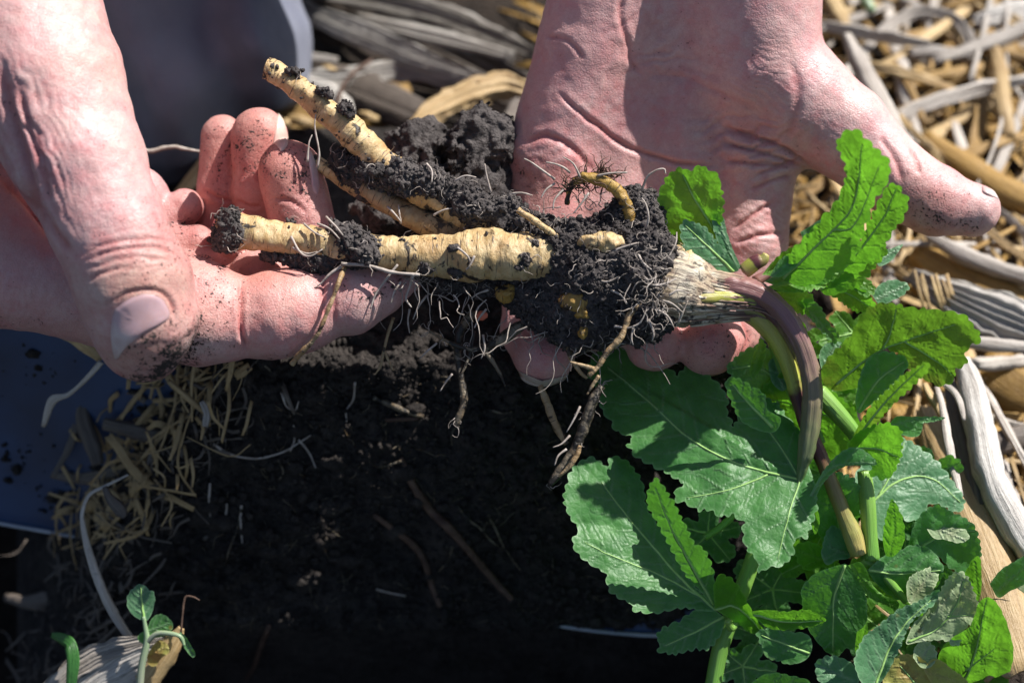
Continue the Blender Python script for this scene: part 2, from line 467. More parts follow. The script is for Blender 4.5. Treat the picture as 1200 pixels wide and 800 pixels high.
def surface(fn, lo, hi, step, coarse=4, pad=2.0):
    lo = np.array(lo, float); hi = np.array(hi, float)
    n = (np.ceil((hi - lo) / (step * coarse)).astype(int) + 1)
    cx = [lo[i] + (np.arange(n[i]) + 0.5) * step * coarse - step * 0.5 for i in range(3)]
    G = np.stack(np.meshgrid(*cx, indexing='ij'), -1).reshape(-1, 3)
    cv = np.concatenate([fn(G[i:i + 200000]) for i in range(0, len(G), 200000)])
    N = n * coarse
    F = np.repeat(np.repeat(np.repeat(cv.reshape(n), coarse, 0), coarse, 1), coarse, 2).astype(np.float32)
    near = np.abs(F) < step * coarse * 0.95 + pad
    idx = np.argwhere(near)
    pts = lo + idx * step
    vals = np.concatenate([fn(pts[i:i + 300000]) for i in range(0, len(pts), 300000)])
    F[near] = vals
    ins = F < 0
    c = np.zeros(np.array(N) - 1, np.int8)
    for dx in (0, 1):
        for dy in (0, 1):
            for dz in (0, 1):
                c += ins[dx:N[0] - 1 + dx, dy:N[1] - 1 + dy, dz:N[2] - 1 + dz]
    cells = np.argwhere((c > 0) & (c < 8))
    acc = np.zeros((len(cells), 3)); cnt = np.zeros(len(cells))
    offs = [(0, 0, 0), (1, 0, 0), (0, 1, 0), (0, 0, 1), (1, 1, 0), (1, 0, 1), (0, 1, 1), (1, 1, 1)]
    val = {o: F[cells[:, 0] + o[0], cells[:, 1] + o[1], cells[:, 2] + o[2]].astype(float) for o in offs}
    for o in offs:
        for ax in range(3):
            if o[ax]: continue
            q = list(o); q[ax] = 1; q = tuple(q)
            a, b = val[o], val[q]
            m = (a < 0) != (b < 0)
            t = np.where(m, a / np.where(m, a - b, 1), 0)
            pt = np.tile(np.array(o, float), (len(cells), 1)); pt[:, ax] = t
            acc[m] += pt[m]; cnt[m] += 1
    verts = lo + (cells + acc / cnt[:, None]) * step
    vid = -np.ones(c.shape, np.int64)
    vid[cells[:, 0], cells[:, 1], cells[:, 2]] = np.arange(len(cells))
    quads = []
    for ax in range(3):
        o1, o2 = [(1, 2), (2, 0), (0, 1)][ax]
        sl0 = [slice(1, N[0] - 1)] * 3
        sl0 = [slice(1, N[i] - 1) for i in range(3)]; sl1 = list(sl0)
        sl0[ax] = slice(0, N[ax] - 1); sl1[ax] = slice(1, N[ax])
        A = ins[tuple(sl0)]; B = ins[tuple(sl1)]
        e = np.argwhere(A != B)
        if not len(e): continue
        flip = A[e[:, 0], e[:, 1], e[:, 2]]
        base = e + 1; base[:, ax] -= 1
        def vv(d1, d2):
            q = base.copy(); q[:, o1] -= d1; q[:, o2] -= d2
            return vid[q[:, 0], q[:, 1], q[:, 2]]
        qd = np.stack([vv(1, 1), vv(0, 1), vv(0, 0), vv(1, 0)], 1)
        qd[~flip] = qd[~flip][:, ::-1]
        quads.append(qd)
    quads = np.concatenate(quads)
    quads = quads[(quads >= 0).all(1)]
    return verts, quads

def grad(fn, p, e=1.5):
    g = np.zeros_like(p)
    for a in range(3):
        o = np.zeros(3); o[a] = e
        g[:, a] = fn(p + o) - fn(p - o)
    return g / (np.linalg.norm(g, axis=1)[:, None] + 1e-9)

def vnormals(v, f):
    n = np.zeros_like(v)
    fn = np.cross(v[f[:, 2]] - v[f[:, 0]], v[f[:, 3 if f.shape[1] == 4 else 1]] - v[f[:, 1 if f.shape[1] == 4 else 0]])
    if f.shape[1] == 3: fn = np.cross(v[f[:, 1]] - v[f[:, 0]], v[f[:, 2]] - v[f[:, 0]])
    for i in range(f.shape[1]): np.add.at(n, f[:, i], fn)
    return n / (np.linalg.norm(n, axis=1)[:, None] + 1e-12)

def polyd(x, y, pts):
    """distance to an image-space polyline and how far along it (0..1)"""
    pts = np.array(pts, float)
    best = np.full(len(x), 1e9); ts = np.zeros(len(x)); L = len(pts) - 1
    for i in range(L):
        a, b = pts[i], pts[i + 1]; ab = b - a
        t = np.clip(((x - a[0]) * ab[0] + (y - a[1]) * ab[1]) / (ab @ ab), 0, 1)
        d = np.hypot(x - a[0] - t * ab[0], y - a[1] - t * ab[1])
        m = d < best
        best[m] = d[m]; ts[m] = ((i + t) / L)[m]
    return best, ts

def smooth2(pts, n=6):
    """Catmull-Rom through points of any dimension"""
    p = np.array(pts, float)
    if len(p) < 3: 
        t = np.linspace(0, 1, n + 1)[:, None]
        return p[0] * (1 - t) + p[1] * t
    e = np.vstack([2 * p[0] - p[1], p, 2 * p[-1] - p[-2]])
    out = []
    for i in range(1, len(e) - 2):
        for t in np.linspace(0, 1, n, endpoint=False):
            a, b, c, d = e[i - 1], e[i], e[i + 1], e[i + 2]
            out.append(0.5 * ((2 * b) + (c - a) * t + (2 * a - 5 * b + 4 * c - d) * t * t + (3 * b - a - 3 * c + d) * t ** 3))
    out.append(p[-1])
    return np.array(out)

def blob_mask(x, y, c, r, ang=0):
    a = math.radians(ang); dx, dy = x - c[0], y - c[1]
    u = dx * math.cos(a) + dy * math.sin(a); v = -dx * math.sin(a) + dy * math.cos(a)
    return np.exp(-(u / r[0]) ** 2 - (v / r[1]) ** 2)

def skin_mesh(name, sdf, step, creases, fields, cols, dirts, label, cat, base_col, red_tips=(), group=None):
    lo, hi = sdf.bounds()
    v, f = surface(sdf, lo, hi, step)
    nrm = grad(sdf, v)
    x, y = to_img(v)
    front = sstep(-0.15, 0.35, nrm[:, 2])
    disp = fbm(v, 42, 3, 3) * 2.2 + fbm(v, 14, 2, 5) * 0.8
    line = np.zeros(len(v))
    for pts, w, dep in creases:
        sp = smooth2(pts, 5)
        wob = fbm(v, 18, 2, 9) * 1.6
        d, t = polyd(x + wob, y - wob, sp)
        prof = np.exp(-(d / w) ** 2) * np.minimum(1, np.minimum(t, 1 - t) * 6 + 0.15)
        disp = disp - dep * prof * front
        disp = disp + dep * 0.22 * np.exp(-((d - 2.3 * w) / (1.5 * w)) ** 2) * front * np.minimum(1, np.minimum(t, 1 - t) * 5)
        line = np.maximum(line, prof * front * min(1, dep / 3))
    for (c, r, rot), ang, wl, amp, sharp in fields:
        m = blob_mask(x, y, c, r, rot)
        a = math.radians(ang)
        ph = (x * math.cos(a) + y * math.sin(a)) / wl + fbm(v, 30, 3, 21) * 1.5
        wv = np.abs(np.sin(ph * math.pi)) ** sharp
        amp2 = amp * m * front * (0.6 + 0.4 * fbm(v, 20, 2, 31))
        disp = disp + amp2 * (wv - 0.5)
        line = np.maximum(line, m * front * (1 - wv) * min(1, amp / 3) * 0.7)
    v = v + nrm * disp[:, None]
    col = np.tile(np.array(base_col, float), (len(v), 1))
    col *= (1 + 0.12 * fbm(v, 60, 3, 41))[:, None]
    for c, r, rot, cc, s_ in cols:
        m = (blob_mask(x, y, c, r, rot) * s_)[:, None]
        col = col * (1 - m) + np.array(cc) * m
    col = col * (1 - 0.42 * line[:, None] * np.array((0.35, 1.0, 1.0)))
    dirt = np.clip(line * 0.16, 0, 1)
    for c, r, rot, s_ in dirts:
        dirt = np.maximum(dirt, blob_mask(x, y, c, r, rot) * s_ * (0.75 + 0.5 * fbm(v, 9, 3, 51)))
    return obj(name, v, f, M['skin'], attrs={'col': np.clip(col, 0, 1), 'dirt': np.clip(dirt, 0, 1)}, label=label, cat=cat, group=group)

def front_h(sdf, x, y, h0=350, h1=-350, n=140):
    """height of the first surface met under image points, walking away from the camera"""
    x = np.asarray(x, float); y = np.asarray(y, float)
    h = np.full(len(x), np.nan); act = np.ones(len(x), bool); cur = np.full(len(x), float(h0))
    for _ in range(n):
        i = np.where(act)[0]
        if not len(i): break
        p = Parr(np.stack([x[i], y[i], cur[i]], 1))
        d = sdf(p)
        hit = d < 0.4
        h[i[hit]] = cur[i[hit]]
        act[i[hit]] = False
        j = i[~hit]; cur[j] -= np.maximum(d[~hit] * 0.8, 0.4)
        act[j[cur[j] < h1]] = False
    return h

def nail(parent, sdf, outline, ang, bulge, cols, n=26):
    """nail plate laid on the fingertip: outline in image points, built as a shell proud of the skin"""
    o = smooth2(list(outline) + [outline[0]], 6)[:-1]
    c = o.mean(0)
    rings = []
    R = 9
    for r in range(R + 1):
        k = r / R
        rings.append(c + (o - c) * k)
    pts = np.vstack([c[None]] + rings[1:])
    h = front_h(sdf, pts[:, 0], pts[:, 1])
    m = np.isnan(h)
    if m.any(): h[m] = np.nanmin(h) - 4
    k = np.concatenate([[0]] + [np.full(len(o), r / R) for r in range(1, R + 1)])
    up = bulge * (1 - k ** 4) + np.where(k > 0.99, -2.0, 0.6)
    p = Parr(np.stack([pts[:, 0], pts[:, 1], h], 1))
    nn = grad(sdf, p)
    p = p + nn * up[:, None]
    F = []
    L = len(o)
    for i in range(L):
        F.append((0, 1 + i, 1 + (i + 1) % L))
    for r in range(R - 1):
        for i in range(L):
            a = 1 + r * L + i; b = 1 + r * L + (i + 1) % L
            F.append((a, a + L, b + L, b))
    a = math.radians(ang)
    u = (pts[:, 0] - c[0]) * math.cos(a) + (pts[:, 1] - c[1]) * math.sin(a)
    w = -(pts[:, 0] - c[0]) * math.sin(a) + (pts[:, 1] - c[1]) * math.cos(a)
    t = sstep(cols[2], cols[3], u)[:, None]
    col = np.array(cols[0]) * (1 - t) + np.array(cols[1]) * t
    edge = sstep(0.9, 1.0, k)[:, None]
    col = col * (1 - 0.35 * edge)
    F = [tuple(reversed(q)) for q in F]
    return obj('fingernail', p, F, M['nail'], parent=parent, attrs={'col': col, 'suv': np.stack([w / 40, u / 40, u * 0], 1)})
# ------------------------------------------------------------------ hands
SK = (0.62, 0.405, 0.395)
RED = (0.56, 0.20, 0.15)
# the open hand on the right of the photo
A = Sdf()
A.grp(30, 0,
      [(800, -330, -90, 95), (752, -150, -92, 88), (730, -60, -98, 76), (690, 60, -112, 62), (646, 185, -128, 53), (640, 255, -138, 48)],
      [(830, -330, -90, 100), (800, -80, -112, 78), (745, 90, -146, 54), (715, 235, -152, 46)],
      [(840, -60, -112, 72), (805, 120, -150, 50), (795, 255, -152, 44)],
      [(870, -60, -112, 82), (872, 100, -150, 54), (884, 190, -142, 50), (874, 285, -145, 47)],
      [(860, -330, -90, 105), (855, -110, -98, 105), (893, 78, -114, 71), (940, 118, -110, 62), (986, 152, -108, 54), (1054, 212, -100, 42), (1085, 230, -98, 40)])
A.grp(8, 10, [(1054, 212, -100, 42), (1100, 238, -97, 38), (1140, 246, -96, 31)])
A.grp(8, 12, [(640, 250, -138, 47), (630, 330, -140, 41), (626, 385, -95, 38), (638, 414, -48, 36)])
A.grp(8, 10, [(705, 255, -150, 44), (700, 340, -150, 40), (705, 375, -100, 36), (708, 380, -60, 32)])
A.grp(8, 10, [(785, 260, -150, 44), (765, 345, -150, 41), (764, 385, -85, 37), (766, 402, -45, 34)])
A.grp(8, 12, [(874, 285, -146, 46), (856, 350, -150, 44), (846, 386, -100, 43), (832, 402, -48, 39)])
cr = [
    ([(655, 108), (672, 125), (700, 148), (735, 172), (790, 190), (835, 196)], 2.6, 3.4),
    ([(733, -20), (727, 20), (738, 55), (742, 75), (752, 88)], 3.4, 2.4),
    ([(752, 88), (800, 92), (850, 112), (900, 138)], 4.0, 1.2),
    ([(640, 42), (665, 48), (685, 70)], 2.4, 2.2),
    ([(612, 168), (640, 160), (668, 172), (695, 200)], 3.5, 3.0),
    ([(850, 150), (885, 160), (925, 176), (948, 196)], 2.6, 4.5),
    ([(848, 168), (880, 176), (915, 186), (944, 198)], 2.4, 4.0),
    ([(850, 188), (890, 192), (930, 196)], 2.4, 3.5),
    ([(885, 205), (915, 195), (940, 185)], 2.2, 3.5),
    ([(860, 268), (885, 250), (905, 238)], 2.2, 3.4),
    ([(880, 222), (905, 212), (930, 205)], 2.0, 2.8),
    ([(862, 284), (890, 276), (920, 272)], 2.4, 3.2),
    ([(1032, 160), (1048, 185), (1058, 215)], 3.5, 2.4),
    ([(1068, 172), (1074, 190), (1076, 205)], 2.8, 2.6),
    ([(925, 70), (935, 100), (930, 140), (920, 165)], 5.0, 2.0),
    ([(870, 372), (878, 395), (868, 422)], 2.6, 3.6),
]
fl = [
    (((880, 165), (60, 30), 10), 80, 15, 7.0, 1.1),
    (((905, 90), (60, 55), 30), 118, 6.5, 1.7, 0.9),
    (((960, 140), (45, 30), 40), 122, 5.5, 1.3, 0.9),
    (((650, 190), (38, 60), 0), 60, 22, 1.7, 1.2),
    (((895, 262), (45, 40), 0), 115, 8, 2.0, 1.0),
    (((1100, 220), (50, 25), 25), 30, 7, 0.9, 1.0),
    (((770, 60), (70, 60), 30), 70, 26, 2.2, 1.2),
]
co = [
    ((1090, 235), (48, 26), 25, (0.58, 0.24, 0.20), 0.6),
    ((638, 425), (40, 34), 0, (0.50, 0.22, 0.20), 0.7),
    ((840, 405), (60, 40), 0, (0.56, 0.22, 0.18), 0.7),
    ((770, 405), (34, 34), 0, (0.60, 0.26, 0.22), 0.7),
    ((650, 220), (60, 50), 0, (0.66, 0.32, 0.29), 0.6),
    ((770, 110), (110, 90), 20, (0.54, 0.30, 0.29), 0.5),
    ((900, 230), (50, 60), 0, (0.66, 0.42, 0.38), 0.6),
]
dr = [
    ((1090, 255), (42, 14), 15, 0.62), ((1078, 232), (10, 8), 0, 0.6), ((1128, 262), (12, 8), 0, 0.75), ((1140, 266), (20, 7), 0, 0.5),
    ((612, 205), (8, 5), 0, 0.6), ((602, 212), (5, 4), 0, 0.6), ((634, 183), (5, 4), 0, 0.6),
    ((845, 445), (50, 8), -20, 0.5), ((1085, 238), (60, 36), 20, 0.32), ((840, 405), (60, 40), 0, 0.3), ((620, 215), (50, 40), 0, 0.25), ((640, 452), (40, 6), 0, 0.5), ((880, 400), (10, 20), 0, 0.45), ((700, 260), (140, 22), 0, 0.5),
]
hand_a = skin_mesh('open_hand', A, 2.5, cr, fl, co, dr,
    'open bare palm behind the root crown with its thumb stretched out to the right', 'hand', SK, group='two hands holding the plant')
nail(hand_a, A, [(604, 432), (612, 446), (632, 453), (655, 449), (668, 438), (660, 447), (632, 449), (612, 441)], 90, 1.2, ((0.62, 0.5, 0.4), (0.7, 0.6, 0.5), -4, 6))
nail(hand_a, A, [(1150, 218), (1163, 223), (1170, 234), (1164, 232), (1152, 226)], 30, 2.0, ((0.60, 0.42, 0.40), (0.75, 0.65, 0.6), -6, 6))

# the closed hand on the left of the photo
B = Sdf()
B.grp(26, 0,
      [(-150, -260, -60, 130), (-70, 20, 0, 118), (-55, 180, 0, 100), (-40, 290, 5, 92)],
      [(-40, 270, -20, 90), (60, 300, -60, 84), (120, 285, -85, 62), (158, 236, -95, 42)])
B.grp(16, 26, [(-40, 292, 5, 88), (35, 322, 12, 64), (150, 352, 12, 62)])
B.grp(14, 22, [(-90, -260, 40, 125), (-22, -60, 78, 118), (50, 92, 112, 93), (92, 190, 132, 76), (128, 268, 138, 66), (156, 330, 134, 69), (168, 372, 126, 64), (168, 396, 116, 51)])
B.grp(4, 3, [(150, 350, 12, 60), (205, 360, 16, 64), (238, 367, 17, 61), (268, 371, 15, 53)])
B.grp(4, 3, [(296, 372, 13, 48), (322, 368, 12, 52), (350, 364, 8, 50), (372, 360, 5, 43)])
B.grp(4, 3, [(388, 354, 4, 41), (410, 349, 2, 42), (440, 338, -6, 34), (478, 324, -14, 19)])
B.grp(8, 3, [(120, 330, -60, 40), (270, 330, -62, 38), (368, 300, -64, 36)], [(368, 300, -64, 36), (352, 250, -52, 37), (340, 202, -46, 38)])
B.grp(8, 2, [(110, 300, -110, 36), (240, 310, -116, 34), (322, 288, -122, 34)], [(322, 288, -122, 34), (306, 225, -102, 33), (304, 160, -96, 33)])
B.grp(8, 2, [(110, 270, -140, 30), (215, 290, -142, 28), (256, 278, -140, 29)], [(256, 278, -140, 29), (261, 222, -130, 30), (261, 161, -124, 26)])
B.grp(6, 4, [(150, 268, -112, 30), (196, 256, -98, 27), (216, 243, -94, 22)])
B.grp(6, 4, [(150, 305, -84, 30), (205, 292, -72, 27), (232, 285, -68, 22)])
B.grp(6, 4, [(160, 330, -50, 26), (226, 318, -42, 19)])
B.grp(4, 2, ells=[((272, 274, -34), (24, 30, 26))])
B.grp(4, 2, ells=[((304, 318, -26), (36, 26, 30))])
cr = [
    ([(0, 70), (12, 130), (30, 190), (42, 240), (60, 275)], 7, 7.0),
    ([(20, 95), (35, 150), (50, 200), (60, 235)], 4, 4.0),
    ([(42, 150), (52, 185), (58, 215)], 3.0, 3.0),
    ([(0, 205), (30, 235), (62, 270), (84, 300)], 5, 4.5),
    ([(108, 292), (140, 282), (175, 280), (205, 284)], 2.2, 1.9),
    ([(104, 303), (135, 293), (175, 290), (212, 298)], 2.2, 2.0),
    ([(104, 316), (130, 306), (160, 300), (200, 306)], 2.0, 1.5),
    ([(102, 330), (120, 320), (150, 312)], 2.4, 1.8),
    ([(130, 355), (150, 343), (172, 340), (190, 344), (201, 356), (204, 372)], 2.4, 2.6),
    ([(283, 328), (282, 360), (283, 392), (288, 412)], 2.6, 4.5),
    ([(379, 322), (378, 345), (380, 372)], 2.4, 3.2),
    ([(390, 330), (392, 355), (390, 378)], 1.8, 2.0),
    ([(322, 232), (340, 236), (360, 250)], 2.2, 2.6),
    ([(240, 222), (256, 232), (272, 236)], 2.0, 2.4),
    ([(276, 236), (292, 242), (306, 240)], 2.0, 2.4),
    ([(436, 335), (440, 350), (436, 362)], 1.6, 1.6),
]
fl = [
    (((48, 190), (38, 70), -15), -25, 9, 4.2, 1.0),
    (((25, 130), (30, 60), -15), -20, 12, 3.8, 1.0),
    (((150, 262), (50, 30), 0), 85, 5.5, 0.9, 1.0),
    (((150, 300), (55, 30), -10), 80, 8, 1.6, 1.0),
    (((330, 370), (120, 40), 0), 5, 6, 0.9, 0.9),
    (((30, 345), (60, 40), 0), 20, 10, 1.2, 1.0),
    (((100, 240), (60, 40), 20), 60, 6, 0.9, 1.0),
    (((345, 245), (40, 30), 0), 60, 6, 1.0, 1.0),
]
co = [
    ((345, 200), (46, 70), 0, (0.56, 0.23, 0.19), 0.8),  # finger reds: flushed skin plus light through the flesh, painted as colour
    ((304, 180), (36, 80), 0, (0.56, 0.21, 0.17), 0.85),
    ((260, 200), (32, 80), 0, (0.55, 0.21, 0.17), 0.85),
    ((300, 320), (60, 22), 0, (0.50, 0.20, 0.15), 0.8),
    ((225, 270), (40, 50), 0, (0.50, 0.19, 0.17), 0.7),
    ((260, 365), (70, 45), 0, (0.66, 0.32, 0.28), 0.6),
    ((350, 365), (60, 40), 0, (0.64, 0.34, 0.29), 0.6),
    ((160, 330), (60, 45), 0, (0.50, 0.31, 0.24), 0.75),
    ((165, 410), (50, 45), 0, (0.46, 0.25, 0.20), 0.75),
    ((30, 200), (50, 90), -15, (0.46, 0.27, 0.29), 0.5),
    ((245, 405), (30, 14), 0, (0.72, 0.62, 0.60), 0.7),  # sunlit bright spot on the index finger, painted into the skin
    ((100, 60), (60, 90), -20, (0.66, 0.42, 0.37), 0.6),
]
dr = [
    ((190, 430), (72, 22), -36, 1.1), ((232, 385), (7, 30), 8, 0.8), ((222, 412), (16, 18), 0, 0.65), ((165, 400), (45, 8), -28, 0.55),
    ((181, 318), (7, 5), -30, 0.95), ((188, 309), (4, 3), 0, 0.95), ((150, 320), (50, 14), -10, 0.35),
    ((291, 171), (12, 9), 0, 0.95), ((277, 172), (4, 4), 0, 0.9), ((302, 150), (16, 6), 10, 0.55), ((275, 185), (26, 34), 0, 0.32),
    ((331, 205), (10, 9), 0, 0.85), ((357, 200), (9, 14), 0, 0.75), ((335, 172), (30, 8), -10, 0.5), ((322, 205), (22, 30), 0, 0.35),
    ((258, 165), (20, 26), 0, 0.42), ((250, 336), (16, 10), 30, 0.42), ((262, 350), (8, 6), 30, 0.55), ((322, 335), (8, 5), 0, 0.5),
    ((440, 345), (36, 16), -25, 0.55), ((425, 335), (20, 10), 0, 0.5), ((460, 335), (24, 14), -25, 0.6), ((330, 418), (110, 7), -14, 0.42),
    ((232, 375), (6, 6), 0, 0.8), ((214, 262), (26, 5), 0, 0.85), ((240, 302), (14, 4), 10, 0.85), ((260, 315), (5, 10), 30, 0.8),
    ((352, 222), (14, 5), 0, 0.6), ((300, 175), (44, 60), 0, 0.46), ((345, 205), (40, 56), 0, 0.50), ((262, 190), (30, 60), 0, 0.42), ((170, 300), (60, 60), 0, 0.26), ((270, 360), (60, 40), 0, 0.34), ((215, 285), (40, 50), 0, 0.34), ((420, 345), (60, 40), 0, 0.32), ((185, 395), (50, 50), 0, 0.36), ((10, 375), (60, 8), 0, 0.3), ((140, 350), (22, 4), -20, 0.45), ((170, 400), (30, 4), -28, 0.8),
]
hand_b = skin_mesh('closed_hand', B, 2.4, cr, fl, co, dr,
    'cupped bare hand with muddy thumb in front and fingers curled up under the taproots', 'hand', SK, group='two hands holding the plant')
nail(hand_b, B, [(133, 362), (150, 350), (170, 343), (188, 345), (198, 357), (201, 371), (190, 380), (168, 392), (148, 408), (134, 424), (128, 404), (128, 380)], 118, 2.2,
     ((0.50, 0.33, 0.35), (0.64, 0.52, 0.50), 10, 28))
nail(hand_b, B, [(326, 131), (331, 138), (335, 150), (338, 168), (330, 178), (324, 172), (320, 166), (323, 148)], 90, 2.0, ((0.70, 0.46, 0.40), (0.75, 0.62, 0.52), 10, -24))
nail(hand_b, B, [(362, 172), (369, 185), (372, 200), (374, 222), (371, 230), (366, 222), (364, 205), (362, 190)], 90, 2.0, ((0.58, 0.36, 0.38), (0.62, 0.48, 0.46), 10, -24))

# ------------------------------------------------------------------ generic builders
def frames(p):
    t = np.gradient(p, axis=0); t /= np.linalg.norm(t, axis=1)[:, None] + 1e-9
    n = np.cross(t, np.array((0.0, 0.0, 1.0)))
    bad = np.linalg.norm(n, axis=1) < 0.15
    n[bad] = np.cross(t[bad], np.array((0.0, 1.0, 0.0)))
    n /= np.linalg.norm(n, axis=1)[:, None] + 1e-9
    for i in range(1, len(n)):
        if n[i] @ n[i - 1] < 0: n[i] = -n[i]
    b = np.cross(n, t)
    return t, n, b

def tube_data(pts, sides=8, seg=5, noise=0.0, nsc=8, seed=0, ribs=0, ribamp=0.0, rings=0.0, cap=True, img=True):
    """pts: (x, y, h, r). Returns verts, faces (list), suv, s"""
    q = smooth2(pts, seg)
    c = Parr(q[:, :3]) if img else q[:, :3]
    r = np.maximum(q[:, 3], 0.15)
    t, n, b = frames(c)
    L = np.concatenate([[0], np.cumsum(np.linalg.norm(np.diff(c, axis=0), axis=1))])
    a = np.arange(sides) / sides * 2 * math.pi
    ring = n[:, None] * np.cos(a)[None, :, None] + b[:, None] * np.sin(a)[None, :, None]
    rr = r[:, None] * np.ones(sides)[None]
    if ribs: rr = rr * (1 + ribamp * np.cos(a * ribs))[None]
    if rings: rr = rr * (1 + rings * np.interp(L, np.arange(0, L[-1] + 6, 5.0), np.random.default_rng(seed).normal(size=len(np.arange(0, L[-1] + 6, 5.0)))))[:, None]
    v = c[:, None] + ring * rr[:, :, None]
    if noise:
        nz = fbm(v.reshape(-1, 3), nsc, 3, seed).reshape(len(c), sides)
        v = v + ring * (nz * noise)[:, :, None] * np.minimum(1, r / 3)[:, None, None]
    V = v.reshape(-1, 3); F = []
    m = len(c)
    for i in range(m - 1):
        for j in range(sides):
            a0 = i * sides + j; a1 = i * sides + (j + 1) % sides
            F.append((a0, a1, a1 + sides, a0 + sides))
    if cap:
        k = len(V)
        V = np.vstack([V, c[0] - t[0] * r[0] * 0.25, c[-1] + t[-1] * r[-1] * 0.25])
        for j in range(sides):
            F.append((k, (j + 1) % sides, j)); F.append((k + 1, (m - 1) * sides + j, (m - 1) * sides + (j + 1) % sides))
    suv = np.stack([np.repeat(L, sides), np.tile(np.cos(a), m) * np.repeat(r, sides), np.tile(np.sin(a), m) * np.repeat(r, sides)], 1)
    sc = np.repeat(L / L[-1], sides)
    if cap:
        suv = np.vstack([suv, [L[0], 0, 0], [L[-1], 0, 0]]); sc = np.concatenate([sc, [0, 1]])
    return V, F, suv, sc

def tube(name, pts, mat, parent=None, **kw):
    tags = {k: kw.pop(k) for k in ('label', 'cat', 'group', 'kind') if k in kw}
    V, F, suv, sc = tube_data(pts, **kw)
    return obj(name, V, F, M[mat], parent=parent, attrs={'suv': suv, 's': sc}, **tags)

class Join:
    def __init__(s): s.V = []; s.F = []; s.A = []; s.S = []; s.n = 0
    def add(s, V, F, suv=None, sc=None):
        s.V.append(V); s.F += [tuple(i + s.n for i in f) for f in F]; s.n += len(V)
        s.A.append(suv if suv is not None else np.zeros((len(V), 3))); s.S.append(sc if sc is not None else np.zeros(len(V)))
    def obj(s, name, mat, **kw):
        return obj(name, np.vstack(s.V), s.F, M[mat], attrs={'suv': np.vstack(s.A), 's': np.concatenate(s.S)}, **kw)

def strip_data(pts, curl=0.5, ridges=6, ridge=0.8, n=10, seg=6, th=1.6, roll=0.0, seed=0, ragged=0.0, img=True, edgeamp=0.18):
    """a husk, blade or split stalk: pts (x, y, h, halfwidth); curved cross-section, ridged, with thickness"""
    q = smooth2(pts, seg)
    c = Parr(q[:, :3]) if img else q[:, :3]
    w = q[:, 3]
    t, nn, b = frames(c)
    L = np.concatenate([[0], np.cumsum(np.linalg.norm(np.diff(c, axis=0), axis=1))])
    rg = np.random.default_rng(seed)
    roll = np.asarray(roll if hasattr(roll, '__len__') else (roll, roll), float)
    ro = np.interp(L / L[-1], np.linspace(0, 1, len(roll)), roll)
    side = nn * np.cos(ro)[:, None] + b * np.sin(ro)[:, None]
    up = np.cross(side, t); 
    up *= np.where((up[:, 2] < 0), -1, 1)[:, None] if abs(ro).max() < 1.3 else 1
    u = np.linspace(-1, 1, n)
    ang = u * curl * math.pi / 2
    cx = np.sin(ang) / max(math.sin(min(curl, 1.0) * math.pi / 2), 0.25) if curl > 0.02 else u
    cz = (np.cos(ang) - 1) if curl > 0.02 else u * 0
    ph = rg.random() * 6
    rz = ridge * np.cos(u * ridges * math.pi + ph + 1.3 * np.sin(u * 5 + ph)) * (0.6 + 0.8 * rg.random(n))
    m = len(c)
    wob = fbm(np.stack([L / 30, L * 0 + seed, L * 0], 1) * 1.0, 1.0, 2, seed) * 0.12
    X = w[:, None] * cx[None] * (1 + wob[:, None]) * (1 + edgeamp * fbm(np.stack([np.repeat(L / 14, n), np.tile(u * 3, m), np.full(n * m, seed * 3.3)], 1), 1.0, 2, seed).reshape(m, n))
    Z = w[:, None] * cz[None] + rz[None] * np.minimum(1, w / 6)[:, None]
    V0 = c[:, None] + side[:, None] * X[:, :, None] + up[:, None] * Z[:, :, None]
    if ragged:
        e = rg.normal(size=n) * ragged
        V0[-1] += t[-1] * np.abs(e)[:, None]; V0[0] -= t[0] * np.abs(rg.normal(size=n) * ragged)[:, None]
    V1 = V0 - up[:, None] * th
    V = np.vstack([V0.reshape(-1, 3), V1.reshape(-1, 3)])
    F = []
    o = m * n
    for i in range(m - 1):
        for j in range(n - 1):
            a = i * n + j
            F.append((a, a + 1, a + n + 1, a + n)); F.append((o + a, o + a + n, o + a + n + 1, o + a + 1))
        a = i * n
        F.append((a, a + n, o + a + n, o + a)); a = i * n + n - 1
        F.append((a + n, a, o + a, o + a + n))
    for j in range(n - 1):
        F.append((j + 1, j, o + j, o + j + 1)); a = (m - 1) * n + j
        F.append((a, a + 1, o + a + 1, o + a))
    suv = np.stack([np.repeat(L, n), (w[:, None] * u[None]).ravel(), np.zeros(m * n)], 1) + seed * 13.7
    suv = np.vstack([suv, suv + 3])
    return V, F, suv, np.concatenate([np.repeat(L / L[-1], n)] * 2)

def strip(name, pts, mat, parent=None, **kw):
    tags = {k: kw.pop(k) for k in ('label', 'cat', 'group', 'kind') if k in kw}
    V, F, suv, sc = strip_data(pts, **kw)
    return obj(name, V, F, M[mat], parent=parent, attrs={'suv': suv, 's': sc}, **tags)

def inpoly(x, y, poly):
    c = np.zeros(len(x), bool); n = len(poly); j = n - 1
    for i in range(n):
        xi, yi = poly[i]; xj, yj = poly[j]
        if yi != yj:
            m = ((yi > y) != (yj > y)) & (x < (xj - xi) * (y - yi) / (yj - yi) + xi)
            c ^= m
        j = i
    return c

